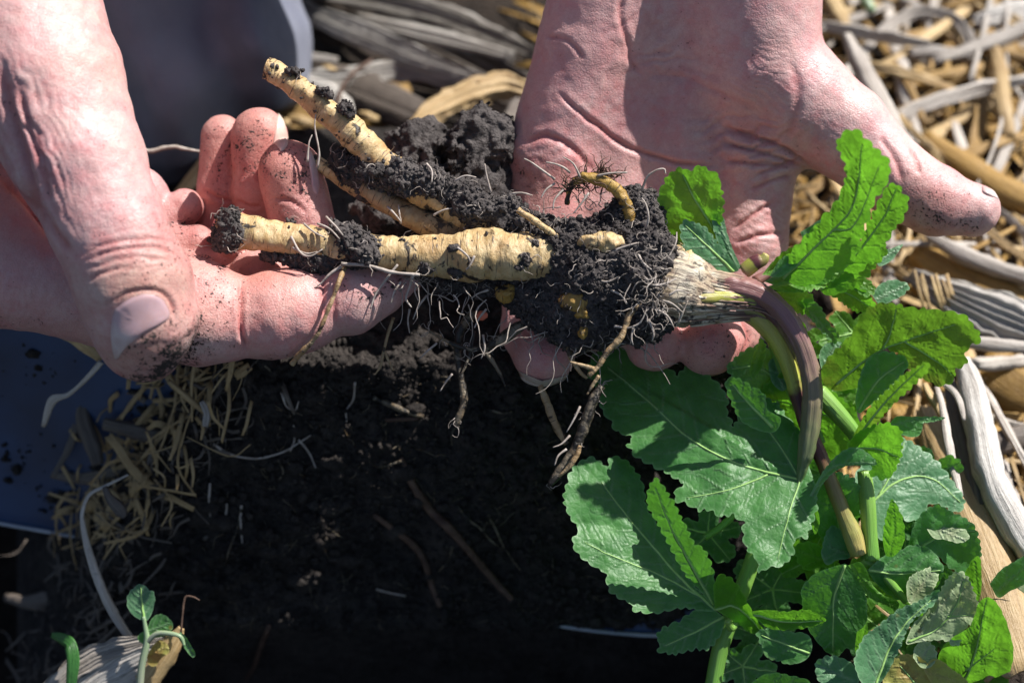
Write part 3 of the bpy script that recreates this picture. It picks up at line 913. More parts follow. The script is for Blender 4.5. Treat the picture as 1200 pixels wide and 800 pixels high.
def leaf_patch(outline, veins, h0, tilt, fold=0.0, curve=(0, 0), pucker=2.0, teeth=(9, 3.0), sp=2.6, seed=0, hfun=None, side=26, cup=0.0, curl=0.0):
    """one blade: outline and main veins in image points, h = h0 at the first vein's base, tilt = slope right / slope up"""
    rg = np.random.default_rng(seed)
    ol = np.array(outline, float)
    ol = smooth2(list(ol) + [ol[0]], 5)[:-1] if len(ol) < 60 else ol
    # resample evenly
    q = np.vstack([ol, ol[:1]]); sl = np.concatenate([[0], np.cumsum(np.hypot(*np.diff(q, axis=0).T))])
    n = int(sl[-1] / 1.9)
    s = np.linspace(0, sl[-1], n, endpoint=False)
    pts = np.stack([np.interp(s, sl, q[:, 0]), np.interp(s, sl, q[:, 1])], 1)
    tg = np.roll(pts, -1, 0) - np.roll(pts, 1, 0); tg /= np.hypot(*tg.T)[:, None] + 1e-9
    area = np.sum(pts[:, 0] * np.roll(pts[:, 1], -1) - np.roll(pts[:, 0], -1) * pts[:, 1])
    nr = np.stack([tg[:, 1], -tg[:, 0]], 1) * (1 if area > 0 else -1)
    if teeth[1] > 0:
        ts = np.cumsum(rg.uniform(0.7, 1.35, int(sl[-1] / teeth[0]) + 4)) * teeth[0]
        k = np.searchsorted(ts, s); t0 = np.where(k > 0, ts[np.maximum(k - 1, 0)], 0); t1 = ts[k]
        ph = (s - t0) / (t1 - t0)
        am = teeth[1] * (0.6 + 0.8 * rg.random(len(ts)))[k]
        base = np.array(veins[0][0]); db = np.hypot(pts[:, 0] - base[0], pts[:, 1] - base[1])
        off = am * 0.98 * (np.sin(np.clip(ph, 0, 1) ** 1.5 * math.pi).clip(0) ** 0.75 - 0.55) * np.clip(db / 30 - 0.4, 0, 1)
        pts = pts + nr * off[:, None]
    lo = pts.min(0); hi = pts.max(0)
    gx, gy = np.meshgrid(np.arange(lo[0], hi[0], sp), np.arange(lo[1], hi[1], sp * 0.87))
    gx = gx + (np.arange(gx.shape[0]) % 2)[:, None] * sp / 2
    gx = gx.ravel() + rg.uniform(-.2, .2, gx.size) * sp; gy = gy.ravel() + rg.uniform(-.2, .2, gy.size) * sp
    m = inpoly(gx, gy, pts); gx, gy = gx[m], gy[m]
    de = np.full(len(gx), 1e9)
    for i in range(0, len(pts)):
        de = np.minimum(de, (gx - pts[i, 0]) ** 2 + (gy - pts[i, 1]) ** 2)
    m = de > (sp * 0.55) ** 2; gx, gy, de = gx[m], gy[m], np.sqrt(de[m])
    co = [Vector(p) for p in pts] + [Vector((a, b)) for a, b in zip(gx, gy)]
    npt = len(pts)
    r = delaunay_2d_cdt(co, [(i, (i + 1) % npt) for i in range(npt)], [], 1, 1e-4)
    ov = np.array([(v.x, v.y) for v in r[0]]); F = [tuple(f) for f in r[2]]
    X, Y = ov[:, 0], ov[:, 1]
    edge = np.array([1.0 if any(i < npt for i in src) else 0.0 for src in r[3]])
    # veins
    vein = np.zeros(len(X)); dm = np.full(len(X), 1e9); sg = np.zeros(len(X))
    for vi, mv in enumerate(veins):
        mv = smooth2(mv, 6)
        d, t = polyd(X, Y, mv)
        vein = np.maximum(vein, np.exp(-(d / (1.9 - 0.9 * t)) ** 2))
        if vi == 0:
            a, b = mv[0], mv[-1]
            sg = np.sign((b[0] - a[0]) * (Y - a[1]) - (b[1] - a[1]) * (X - a[0]))
        dm = np.minimum(dm, d)
        ln = np.concatenate([[0], np.cumsum(np.hypot(*np.diff(mv, axis=0).T))])
        for sdn in (-1, 1):
            k = side * (0.5 + 0.3 * (sdn > 0))
            while k < ln[-1] - side * 0.3:
                i = min(np.searchsorted(ln, k), len(mv) - 1); p0 = mv[i]; tv = mv[min(i + 1, len(mv) - 1)] - mv[max(i - 1, 0)]
                ta = math.atan2(tv[1], tv[0]); L_ = side * 2.6 * (1 - 0.5 * k / ln[-1])
                aa = ta + sdn * 0.85
                p1 = p0 + np.array((math.cos(aa), math.sin(aa))) * L_ * 0.5
                aa -= sdn * 0.25
                p2 = p1 + np.array((math.cos(aa), math.sin(aa))) * L_ * 0.5
                d, t = polyd(X, Y, [p0, p1, p2])
                vein = np.maximum(vein, 0.7 * np.exp(-(d / 1.15) ** 2) * (1 - 0.6 * t))
                dm = np.minimum(dm, d * 1.2 + 3)
                k += side * rg.uniform(0.8, 1.2)
    bx, by = veins[0][0]
    dx, dy = X - bx, -(Y - by)
    d0, _ = polyd(X, Y, smooth2(veins[0], 6))
    H = h0 + dx * tilt[0] + dy * tilt[1]
    fl_ = fold if hasattr(fold, '__len__') else (fold, fold)
    H = H + np.where(sg > 0, fl_[0], fl_[1]) * d0
    R2 = (dx * dx + dy * dy) / 10000.0
    H = H + cup * R2 * 10
    H = H + curve[0] * (dx / 100) ** 2 * 10 + curve[1] * (dy / 100) ** 2 * 10
    z3 = np.stack([X, Y, np.full(len(X), seed * 7.1)], 1)
    H = H + pucker * (1 - np.exp(-dm / 4.0)) * 0.9 + fbm(z3, 34, 3, seed) * pucker * 2.2
    if curl:
        de2 = np.full(len(X), 1e9)
        for i in range(0, npt, 2): de2 = np.minimum(de2, (X - pts[i, 0]) ** 2 + (Y - pts[i, 1]) ** 2)
        de2 = np.sqrt(de2)
        H = H + curl * np.exp(-de2 / 9) * (0.6 + fbm(z3, 22, 2, seed + 5))
    if hfun is not None: H = H + hfun(X, Y)
    V = Parr(np.stack([X, Y, H], 1))
    # leaf faces toward the camera
    f0 = F[0]; nrm = np.cross(V[f0[1]] - V[f0[0]], V[f0[2]] - V[f0[0]])
    if nrm[2] < 0: F = [tuple(reversed(f)) for f in F]
    return V, F, vein, edge, np.stack([X, Y, np.full(len(X), seed * 31.0)], 1)

def leaf(mat, patches, parent, label=None, name='leaf', ribs=True):
    V, F, A1, A2, A3, n = [], [], [], [], [], 0
    rv = []
    for kw in patches:
        v, f, a, b, c = leaf_patch(**kw)
        V.append(v); F += [tuple(i + n for i in q) for q in f]; A1.append(a); A2.append(b); A3.append(c); n += len(v)
        if ribs and len(v) > 350:
            for k, mv in enumerate(kw['veins']):
                q = smooth2(mv, 5)
                pts = []
                for (x, y) in q:
                    d = (c[:, 0] - x) ** 2 + (c[:, 1] - y) ** 2
                    j = np.argsort(d)[:3]
                    if d[j[0]] > 60: break
                    pts.append((*np.average(v[j], axis=0, weights=1 / (d[j] + .5)), 0))
                if len(pts) > 4:
                    m = len(pts)
                    rv.append([(x, y, z + 0.1, (1.8 if k == 0 else 1.25) * (1 - 0.72 * t / (m - 1))) for t, (x, y, z, _) in enumerate(pts)])
    o = obj(name, np.vstack(V), F, M[mat], parent=parent, label=label,
               attrs={'vein': np.concatenate(A1), 'edge': np.concatenate(A2), 'suv': np.vstack(A3)})
    for pts in rv:
        v, f, su, sc = tube_data(pts, sides=6, seg=2, img=False)
        obj('leaf_vein', v, f, M['vein'], parent=o)
    return o
# ------------------------------------------------------------------ ground, pit wall
def G(x, y, lift=0.0):
    return (-ZOFF - CP * (400 - y)) / (SP - CP * (400 - y) / D) + lift

def bank_left(y): return np.interp(y, [330, 440, 540, 640, 790, 900], [250, 232, 175, 112, 62, 40])
def bank_h(x, y):
    x = np.asarray(x, float); y = np.asarray(y, float)
    h = -135 - np.maximum(y - 430, 0) * 0.52
    h = h - np.maximum(430 - y, 0) * 0.95 - np.maximum(300 - y, 0) * 1.0
    h = h - np.maximum(x - 925, 0) * 1.3 - sstep(0, 110, 430 - y) * np.maximum(x - 640, 0) * 1.6
    d = np.maximum(bank_left(y) + 30 - x, 0)
    h = h - d * 0.9 - d * d * 0.012
    h = h - np.maximum(y - 735, 0) * 3.0 * sstep(160, 260, x)
    return h

# field: dense near the picture, reaching to the horizon, sunk where the pit is dug
def axis_pts():
    a = np.arange(-0.34, 0.3401, 0.0045)
    r = 0.3445 * 1.25 ** np.arange(1, 24)
    return np.concatenate([-r[::-1], a, r])
ax_ = axis_pts()
XX, YY = np.meshgrid(ax_, ax_ + 0.05)
w0 = np.stack([XX.ravel(), YY.ravel(), np.zeros(XX.size)], 1)
pz = fbm(w0, 0.06, 4, 3) * 0.010 + fbm(w0, 0.6, 2, 5) * 0.02 * sstep(0.5, 2, np.hypot(w0[:, 0], w0[:, 1]))
ic = Winv(w0)
okc = (D - ic[:, 2]) > 200
ix, iy = to_img(np.where(okc[:, None], ic, 0))
iy = np.where(okc, iy, 2000); ix = np.where(okc, ix, ix)
pit = np.maximum(sstep(445, 500, iy) * (1 - sstep(960, 1010, ix)), sstep(330, 372, iy) * (1 - sstep(215, 270, ix)))
pit = pit * sstep(-0.40, -0.30, w0[:, 1]) * sstep(-0.45, -0.35, w0[:, 0])
w0[:, 2] = pz - pit * 0.16
nx_ = len(ax_)
I, J = np.meshgrid(np.arange(nx_ - 1), np.arange(nx_ - 1))
a = (J * nx_ + I).ravel()
obj('ground', w0, np.stack([a, a + 1, a + nx_ + 1, a + nx_], 1), M['field'], space='W', kind='structure', base=np.zeros(3))

# pit wall of dark earth facing the camera
st = 3.2
bx = np.arange(20, 1010, st); by = np.arange(150, 812, st)
BX, BY = np.meshgrid(bx, by); X, Y = BX.ravel(), BY.ravel()
H = bank_h(X, Y)
q3 = np.stack([X, Y, H * 0 + 3], 1)
H = H + fbm(q3, 90, 3, 61) * 34 + fbm(q3, 26, 4, 62, 0.6) * 20 + (np.abs(fbm(q3, 9, 2, 63)) - .3) * 7
# a crumbly ledge that catches a little sun
H = H + 26 * np.exp(-((Y - (655 - 0.42 * (X - 250))) / 9) ** 2) * blob_mask(X, Y, (270, 645), (75, 60)) * (1 + fbm(q3, 10, 2, 8))
H = H + 22 * np.exp(-((Y - (692 - 0.55 * (X - 250))) / 7) ** 2) * blob_mask(X, Y, (270, 680), (50, 60)) * (1 + fbm(q3, 8, 2, 9))
nb = len(bx)
I, J = np.meshgrid(np.arange(nb - 1), np.arange(len(by) - 1))
a = (J * nb + I).ravel()
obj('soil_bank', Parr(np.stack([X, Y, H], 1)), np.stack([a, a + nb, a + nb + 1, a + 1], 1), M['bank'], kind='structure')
BANK_H = H.reshape(BX.shape)
def on_bank(x, y, lift=2.0):
    i = int(np.clip((y - 150) / st, 0, len(by) - 1)); j = int(np.clip((x - 20) / st, 0, nb - 1))
    return BANK_H[i, j] + lift

# crumbs: small broken lumps
g_ = (1 + 5 ** .5) / 2
ICO = np.array([(-1, g_, 0), (1, g_, 0), (-1, -g_, 0), (1, -g_, 0), (0, -1, g_), (0, 1, g_), (0, -1, -g_), (0, 1, -g_), (g_, 0, -1), (g_, 0, 1), (-g_, 0, -1), (-g_, 0, 1)]) / 1.9
ICF = np.array([(0, 11, 5), (0, 5, 1), (0, 1, 7), (0, 7, 10), (0, 10, 11), (1, 5, 9), (5, 11, 4), (11, 10, 2), (10, 7, 6), (7, 1, 8), (3, 9, 4), (3, 4, 2), (3, 2, 6), (3, 6, 8), (3, 8, 9), (4, 9, 5), (2, 4, 11), (6, 2, 10), (8, 6, 7), (9, 8, 1)])
def crumbs(name, centres, sizes, mat, **kw):
    n = len(centres)
    v = ICO[None] * (1 + RNG.uniform(-.35, .35, (n, 12, 1)))
    v = v * RNG.uniform(.6, 1.3, (n, 1, 3)) * np.asarray(sizes)[:, None, None]
    v = v + np.asarray(centres)[:, None]
    f = ICF[None] + (np.arange(n) * 12)[:, None, None]
    return obj(name, v.reshape(-1, 3), f.reshape(-1, 3), M[mat], kind='stuff', **kw)

CLODS = []
cx = RNG.uniform(120, 960, 9000); cy = RNG.uniform(345, 740, 9000)
m = cx > bank_left(cy) + 10
cx, cy = cx[m], cy[m]
ch = np.array([on_bank(a, b, 1) for a, b in zip(cx, cy)])
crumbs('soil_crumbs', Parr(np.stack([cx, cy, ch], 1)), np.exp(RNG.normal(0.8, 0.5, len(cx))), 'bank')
for i_ in range(90):
    x_ = RNG.uniform(215, 900); y_ = RNG.uniform(440, 730); r_ = RNG.uniform(6, 17)
    CLODS.append((x_, y_, on_bank(x_, y_, -r_ * .3), r_))
cl_ = Sdf()
for x_, y_, h_, r_ in CLODS: cl_.grp(1, 3, ells=[((x_, y_, h_), (r_ * 1.2, r_ * .8, r_))])
v_, f_ = surface(lambda p: cl_(p) + fbm(p, 11, 3, 77) * 6, *cl_.bounds(8), 3.0, pad=7)
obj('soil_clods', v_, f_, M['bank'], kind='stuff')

# ------------------------------------------------------------------ the uprooted plant
plant = empty('uprooted_plant', (700, 420, -80), 'uprooted leafy plant with thick cream taproots clotted with black soil, held across both hands', 'plant')
def ptube(name, pts, mat, **kw): return tube(name, pts, mat, parent=plant, **kw)

R1 = [(312, 80, -8, 12), (320, 83, -8, 14), (345, 100, -6, 14.5), (385, 132, -4, 16), (420, 163, -4, 18), (445, 190, -4, 18), (490, 217, -4, 20), (530, 240, -4, 24), (570, 262, -4, 26), (610, 285, -4, 28)]
R2 = [(256, 268, 26, 20), (266, 269, 26, 23), (300, 274, 26, 20), (340, 280, 26, 18), (380, 287, 27, 18), (430, 294, 28, 20), (480, 299, 28, 23), (530, 300, 28, 26), (570, 299, 28, 29), (610, 300, 28, 29), (645, 303, 24, 30), (700, 312, 14, 42), (760, 325, 12, 50), (800, 338, 14, 46)]
ptube('taproot', R1, 'root', sides=28, seg=14, noise=5.5, nsc=19, seed=3, rings=0.025, label='upper bare taproot pointing up left with a broken tip')
ptube('taproot', R2, 'root', sides=32, seg=14, noise=5.0, nsc=22, seed=5, rings=0.03, label='thick lower taproot lying across the index finger')
ptube('taproot', [(366, 186, -30, 7), (385, 199, -30, 9), (402, 210, -28, 10), (430, 226, -28, 12), (480, 250, -26, 15), (530, 272, -20, 20)], 'root', sides=14, seg=8, noise=1.6, seed=8, rings=0.03, label='thin side root behind the fingertips')
ptube('taproot', [(424, 220, -14, 9), (460, 240, -10, 13), (500, 262, -6, 15), (550, 282, 0, 15), (600, 300, 0, 18)], 'rootlet', sides=14, seg=8, noise=2.0, seed=9, rings=0.03)
ptube('curled_root', [(738, 262, 40, 7.5), (735, 242, 46, 7), (724, 224, 50, 7.5), (706, 212, 50, 7), (690, 208, 46, 6.5), (676, 212, 42, 5), (667, 224, 38, 3.4), (664, 240, 34, 2)], 'bark', sides=14, seg=10, noise=3.2, nsc=8, seed=10, rings=0.02)
ptube('root_crown', [(770, 332, 18, 50), (795, 336, 20, 47), (815, 341, 20, 41), (835, 346, 20, 31), (855, 349, 18, 24), (876, 354, 14, 17), (900, 362, 8, 10)], 'crown', sides=48, seg=10, noise=3, nsc=10, seed=4, ribs=15, ribamp=0.035)
# sheath shreds on the crown
shr = Join()
for i in range(46):
    a = RNG.uniform(-1.25, 1.25); x0 = RNG.uniform(790, 850); ln_ = RNG.uniform(30, 70)
    pts = []
    for t in np.linspace(0, 1, 5):
        x = x0 + ln_ * t
        rr = np.interp(x, [770, 795, 815, 835, 855, 892, 920], [50, 47, 41, 33, 28, 20, 18]) + 1.0 + 2.0 * t * RNG.random()
        yc = np.interp(x, [770, 835, 892, 920], [332, 346, 353, 372])
        pts.append((x, yc + rr * math.sin(a), 20 + rr * math.cos(a), 2.2 * (1 - t * 0.7)))
    shr.add(*strip_data(pts, curl=0.3, n=3, seg=3, th=0.7, ridges=1, ridge=0.2, seed=i))
shr.obj('dry_sheath', 'crown', parent=plant, kind='stuff')

# clinging soil
E = Sdf()
E.grp(16, 0, [(440, 200, -6, 22), (470, 208, 8, 20), (505, 214, 10, 16), (545, 236, 14, 20), (590, 256, 12, 22), (620, 268, 12, 24)],
      [(395, 188, -18, 14), (440, 222, -24, 18), (500, 248, -30, 18)],
      ells=[((700, 318, 20), (70, 58, 48)), ((752, 312, 34), (44, 56, 42)), ((655, 283, 14), (52, 22, 34)), ((690, 368, 6), (66, 42, 44)),
            ((744, 250, 26), (34, 30, 24)), ((640, 346, 2), (56, 34, 36)), ((756, 366, 26), (36, 32, 34)), ((596, 322, -6), (46, 26, 22))])
E.grp(10, 0, [(392, 268, 34, 13), (412, 280, 38, 18), (432, 292, 38, 19), (444, 302, 34, 14)], [(316, 298, 18, 10), (345, 304, 22, 10), (372, 304, 26, 13), (410, 300, 26, 16)],
      ells=[((404, 127, 12), (10, 7, 6)), ((376, 108, 8), (9, 5, 5)), ((345, 84, 6), (8, 5, 5)), ((430, 205, -2), (16, 14, 16)), ((613, 306, 54), (12, 11, 6)), ((548, 318, 44), (16, 7, 9)), ((500, 314, 40), (14, 7, 9)), ((470, 280, 44), (9, 5, 5)), ((574, 276, 44), (14, 6, 8)), ((625, 284, 44), (12, 9, 10)), ((530, 296, 54), (4, 12, 4)), ((270, 268, 36), (15, 23, 16)), ((262, 278, 28), (12, 16, 18)), ((340, 262, 12), (6, 4, 4))])
E.grp(10, 0, [(500, 262, -36, 15), (540, 282, -34, 18), (600, 300, -30, 22)], [(470, 318, -4, 7), (520, 330, -4, 9), (575, 336, -4, 14)])
def soil_fn(p):
    d = E(p)
    m = d < 26
    o = d.copy()
    pm = p[m]
    o[m] = d[m] + fbm(pm, 24, 2, 71) * 9 + (0.35 - np.abs(fbm(pm, 9, 2, 72))) * 6 + fbm(pm, 4.5, 1, 73) * 1.6
    # bare patches where the root skin shows
    return o
lo, hi = E.bounds(10)
sv, sf = surface(soil_fn, lo, hi, 1.9, coarse=4, pad=9)
gx, gy = to_img(sv)
obj('clinging_soil', sv, sf, M['soil'], parent=plant, kind='stuff')
sn = vnormals(sv, sf)
pick = RNG.choice(len(sv), 9000, replace=False)
pick = pick[sn[pick, 2] > -0.3]
crumbs('soil_crumbs', sv[pick] + sn[pick] * 0.8, np.exp(RNG.normal(0.55, 0.45, len(pick))), 'soil', parent=plant)
# bits of soil on the bare roots
cs = []; sz = []
for R in (R1, R2):
    q = smooth2(R, 12)
    for _ in range(60):
        i = RNG.integers(0, int(len(q) * (0.62 if R is R1 else 0.75)))
        a = RNG.uniform(-1.5, 1.5)
        x, y, h, r = q[i]
        tx = q[min(i + 1, len(q) - 1)] - q[max(i - 1, 0)]; tn = math.hypot(tx[0], tx[1]) + 1e-6
        cs.append(P(x - tx[1] / tn * r * math.sin(a), y + tx[0] / tn * r * math.sin(a), h + r * math.cos(a)))
        sz.append(math.exp(RNG.normal(0.15, 0.6)))
crumbs('soil_crumbs', np.array(cs), sz, 'soil', parent=plant)
# orange-brown exposed bark low on the root body
for (c, r, sd) in [((672, 352, 44), (18, 12, 9), 1), ((684, 366, 46), (11, 9, 8), 2), ((592, 344, 20), (13, 12, 9), 3), ((683, 388, 36), (6, 9, 7), 4), ((706, 284, 50), (29, 12, 12), 5)]:
    fh = front_h(E, [c[0]], [c[1]], 140, -60)[0]
    if not np.isnan(fh): c = (c[0], c[1], fh - 2)
    e1 = Sdf(); e1.grp(1, 0, ells=[(c, r)])
    v, f = surface(lambda p: e1(p) + fbm(p, 9, 3, sd) * 5, *e1.bounds(8), 1.8, pad=5)
    if len(f): obj('bare_bark', v, f, M['root' if sd == 5 else 'bark'], parent=plant, kind=None, attrs={'suv': v, 's': v[:, 0] * 0})
# lateral roots hanging below
lat = [
    ([(640, 360, 8, 8), (615, 378, 6, 10), (590, 396, 4, 10), (574, 404, 2, 8)], 'rootgrey'),
    ([(590, 396, 4, 6), (570, 407, 2, 5), (545, 408, 0, 4), (520, 398, 0, 3), (503, 388, 0, 2)], 'rootgrey'),
    ([(562, 404, 4, 5), (575, 420, 4, 4), (586, 438, 4, 3), (592, 452, 4, 1.5)], 'rootgrey'),
    ([(556, 366, -8, 7), (545, 378, -8, 8), (538, 392, -8, 8), (536, 415, -8, 7), (541, 445, -6, 6), (544, 470, -4, 7), (537, 490, -4, 6), (534, 499, -4, 4)], 'rootgrey'),
    ([(556, 388, -2, 3), (552, 410, -2, 3), (545, 430, 0, 2.5), (538, 442, 0, 1.2)], 'rootgrey'),
    ([(764, 350, 56, 6), (750, 357, 60, 5), (738, 368, 62, 5), (733, 382, 62, 4.5), (726, 397, 62, 5), (712, 412, 60, 4), (702, 428, 58, 4), (690, 440, 56, 3.5)], 'rootlet'),
    ([(696, 432, 58, 3.5), (682, 428, 56, 3), (668, 424, 56, 1.5)], 'rootlet'),
    ([(702, 440, 58, 2.5), (694, 452, 56, 3), (688, 462, 54, 1.6)], 'rootlet'),
    ([(705, 452, 30, 7), (695, 470, 28, 9), (688, 490, 26, 10), (680, 512, 24, 9), (668, 535, 22, 8), (655, 553, 20, 8), (644, 568, 20, 6)], 'rootgrey'),
    ([(680, 522, 34, 3), (675, 535, 34, 4), (664, 550, 32, 3), (655, 558, 30, 1.5)], 'rootlet'),
    ([(658, 388, 24, 4), (664, 404, 22, 4), (669, 420, 20, 4), (680, 436, 18, 3.5), (688, 443, 18, 2)], 'rootlet'),
    ([(633, 452, -18, 5), (642, 474, -18, 6), (652, 500, -18, 6), (664, 520, -18, 4)], 'rootlet'),
    ([(607, 246, 44, 5), (625, 258, 46, 5), (645, 272, 46, 5), (664, 284, 46, 4), (668, 287, 46, 3)], 'root'),
    ([(404, 314, 44, 4), (398, 328, 62, 3.6), (392, 344, 62, 3.2), (385, 362, 62, 3.2), (376, 384, 58, 3.4), (366, 400, 52, 3.4), (352, 414, 44, 4), (342, 426, 34, 5)], 'rootlet'),
    ([(400, 312, 52, 2.4), (386, 322, 50, 2.2), (374, 334, 48, 1.6), (366, 338, 46, 1)], 'hair'),
    ([(400, 309, 56, 3), (430, 311, 54, 2.8), (460, 319, 50, 2.6), (492, 322, 48, 2)], 'hair'),
    ([(466, 310, 46, 2), (452, 328, 44, 1.8), (440, 345, 42, 1.6), (434, 362, 40, 1)], 'hair'),
    ([(484, 322, 40, 2.4), (480, 336, 36, 2.4), (476, 350, 34, 2), (482, 360, 32, 1.2)], 'hair'),
    ([(461, 372, -30, 2.6), (455, 390, -30, 2.4), (450, 410, -30, 2.4), (446, 428, -30, 2), (440, 438, -30, 1)], 'rootlet'),
    ([(450, 410, -30, 2), (456, 424, -30, 1.6), (461, 434, -30, 1)], 'rootlet'),
]
for pts, mt in lat:
    pts = [(x, y, h, r * (0.68 if mt == 'rootgrey' else 0.78)) for x, y, h, r in pts]
    ptube('side_root', pts, mt, sides=9, seg=7, noise=1.4, nsc=7, seed=int(pts[0][0]), rings=0.06)
# pale rootlets that can be told apart
fine = [
    [(341, 277, 44), (352, 296, 50), (364, 300, 52), (378, 292, 50)], [(343, 290, 46), (358, 297, 50), (372, 295, 50)], [(356, 262, 44), (368, 272, 50), (380, 278, 52)],
    [(372, 262, 48), (386, 268, 56), (398, 280, 58)], [(382, 254, 50), (394, 266, 58), (402, 276, 58)],
    [(360, 190, 0), (362, 168, 4), (366, 158, 4)], [(372, 196, 0), (374, 178, 4), (369, 150, 6), (370, 134, 6)], [(454, 242, 10), (462, 250, 16), (470, 260, 16)],
    [(470, 262, 10), (468, 250, 14), (467, 240, 14)], [(508, 252, 20), (520, 246, 24), (530, 244, 24)], [(500, 192, 20), (506, 200, 30), (506, 214, 34)],
    [(575, 225, 30), (570, 205, 34), (568, 192, 36)], [(540, 262, 10), (550, 275, 14), (556, 285, 14)], [(533, 212, 28), (545, 206, 32), (558, 208, 32)],
    [(650, 210, 44), (636, 200, 50), (622, 190, 52), (614, 186, 52)], [(668, 202, 52), (660, 196, 56), (650, 192, 56), (640, 190, 56)], [(680, 208, 50), (672, 192, 56), (660, 184, 56)],
    [(700, 206, 54), (715, 203, 58), (735, 202, 58)], [(690, 226, 50), (680, 240, 50), (672, 250, 48)], [(752, 224, 44), (758, 208, 50), (768, 200, 54), (778, 198, 54), (780, 204, 54)],
    [(600, 227, 30), (612, 226, 34), (624, 229, 34)], [(650, 215, 46), (640, 222, 50), (634, 232, 50)], [(660, 222, 46), (650, 234, 50), (648, 246, 50)],
    [(708, 302, 64), (724, 292, 70), (742, 286, 72), (750, 284, 70)], [(748, 298, 70), (754, 308, 76), (766, 318, 76)], [(756, 268, 60), (760, 256, 66), (757, 240, 68), (752, 232, 66)],
    [(752, 326, 72), (764, 334, 78), (780, 332, 78), (793, 326, 74)], [(773, 318, 66), (784, 300, 70), (792, 284, 68), (793, 272, 62)], [(716, 340, 66), (728, 346, 70), (735, 356, 70)],
    [(720, 382, 58), (736, 384, 64), (750, 378, 68), (758, 362, 70)], [(768, 362, 68), (782, 370, 72), (790, 384, 68)], [(776, 352, 70), (788, 356, 74), (800, 366, 70)],
    [(760, 374, 66), (766, 390, 68), (764, 400, 64)], [(742, 384, 62), (740, 396, 64), (742, 404, 62)], [(784, 346, 70), (795, 340, 72), (808, 344, 68)], [(700, 328, 66), (712, 330, 72), (726, 324, 74)],
    [(570, 362, 20), (562, 372, 22), (556, 384, 22)], [(566, 392, 10), (568, 408, 10), (564, 420, 8)], [(512, 402, 4), (500, 412, 4), (492, 420, 4)], [(530, 438, 0), (522, 448, 0), (516, 458, 0)],
    [(480, 362, 10), (478, 376, 10), (480, 390, 10)], [(500, 346, 10), (490, 360, 10), (484, 374, 10)], [(492, 330, 20), (486, 340, 24), (490, 352, 24)], [(536, 290, 58), (548, 300, 60), (552, 310, 58)],
    [(556, 300, 60), (550, 312, 60), (546, 316, 58)], [(668, 510, 30), (658, 520, 32), (648, 524, 32)], [(664, 526, 30), (654, 534, 32), (650, 545, 32)], [(680, 476, 32), (672, 492, 34), (664, 506, 32)],
    [(572, 340, 30), (560, 344, 34), (552, 350, 34)], [(795, 378, 56), (800, 366, 62), (806, 352, 64)], [(470, 330, 36), (462, 342, 38), (458, 356, 36)],
]
for i, pts in enumerate(fine):
    n = len(pts)
    ptube('rootlet', [(x, y, h, 1.5 - 0.8 * k / (n - 1)) for k, (x, y, h) in enumerate(pts)], 'hair', sides=6, seg=5, noise=0.9, nsc=5, seed=i)
# the countless finest hairs, one mass
hj = Join()
def hair(x, y, h, ang, ln_, r=0.7, up=0.5, J=None):
    r = r * 0.8
    pts = [(x, y, h, r)]; a = ang
    for k in range(6):
        a += RNG.normal(0, 0.6); x += math.cos(a) * ln_ / 6; y += math.sin(a) * ln_ / 6; h += RNG.normal(up, 1.4) * ln_ / 20
        pts.append((x, y, h, r * (1 - 0.13 * k)))
    (J or hj).add(*tube_data(pts, sides=4, seg=2, cap=False))
mm = np.where(sn[:, 2] > 0.0)[0]
for i in RNG.choice(mm, 300, replace=False):
    x, y = gx[i], gy[i]
    hair(x, y, sv[i, 2] - 1, RNG.uniform(0, 6.28), RNG.uniform(7, 22), RNG.uniform(.45, .8), 1.6)
for _ in range(110):
    x = RNG.normal(775, 24); y = RNG.normal(345, 34)
    h = front_h(E, [x], [y], 120, -40)[0]
    if not np.isnan(h): hair(x, y, h + 4, RNG.uniform(0, 6.28), RNG.uniform(12, 34), RNG.uniform(.5, .95), 1.5)
bj = Join()
for _ in range(90):
    t_ = RNG.random(); a = RNG.uniform(0, 6.28); hair(662 + 60 * t_, 226 - 22 * math.sin(t_ * 2.2), 42, a, RNG.uniform(10, 36), RNG.uniform(.6, 1.3), 0.5, bj)
bj.obj('brown_root_hairs', 'brownroot', parent=plant, kind='stuff')
for q in (lat[0][0], lat[1][0], lat[3][0], lat[8][0]):
    for _ in range(16):
        k = q[RNG.integers(0, len(q))]; hair(k[0], k[1], k[2], RNG.uniform(0, 6.28), RNG.uniform(8, 22), .6, 0.3)
for _ in range(40):
    t = RNG.random(); hair(470 + 130 * t, 322 + 12 * t, 8, RNG.uniform(0.6, 2.5), RNG.uniform(8, 24), .6, 0.2)
for _ in range(46):
    x = RNG.uniform(460, 770); y = np.interp(x, [460, 560, 640, 770], [325, 350, 395, 395]) + RNG.normal(0, 6)
    hair(x, y, RNG.uniform(-5, 45), RNG.normal(1.6, .5), RNG.uniform(26, 74), RNG.uniform(.6, 1.2), 0)
for _ in range(30):
    x = RNG.uniform(620, 800); hair(x, np.interp(x, [620, 700, 800], [262, 240, 285]) + RNG.normal(0, 5), 40, RNG.normal(-1.5, .8), RNG.uniform(14, 36), RNG.uniform(.6, 1.0), 1)
hj.obj('root_hairs', 'hair', parent=plant, kind='stuff')
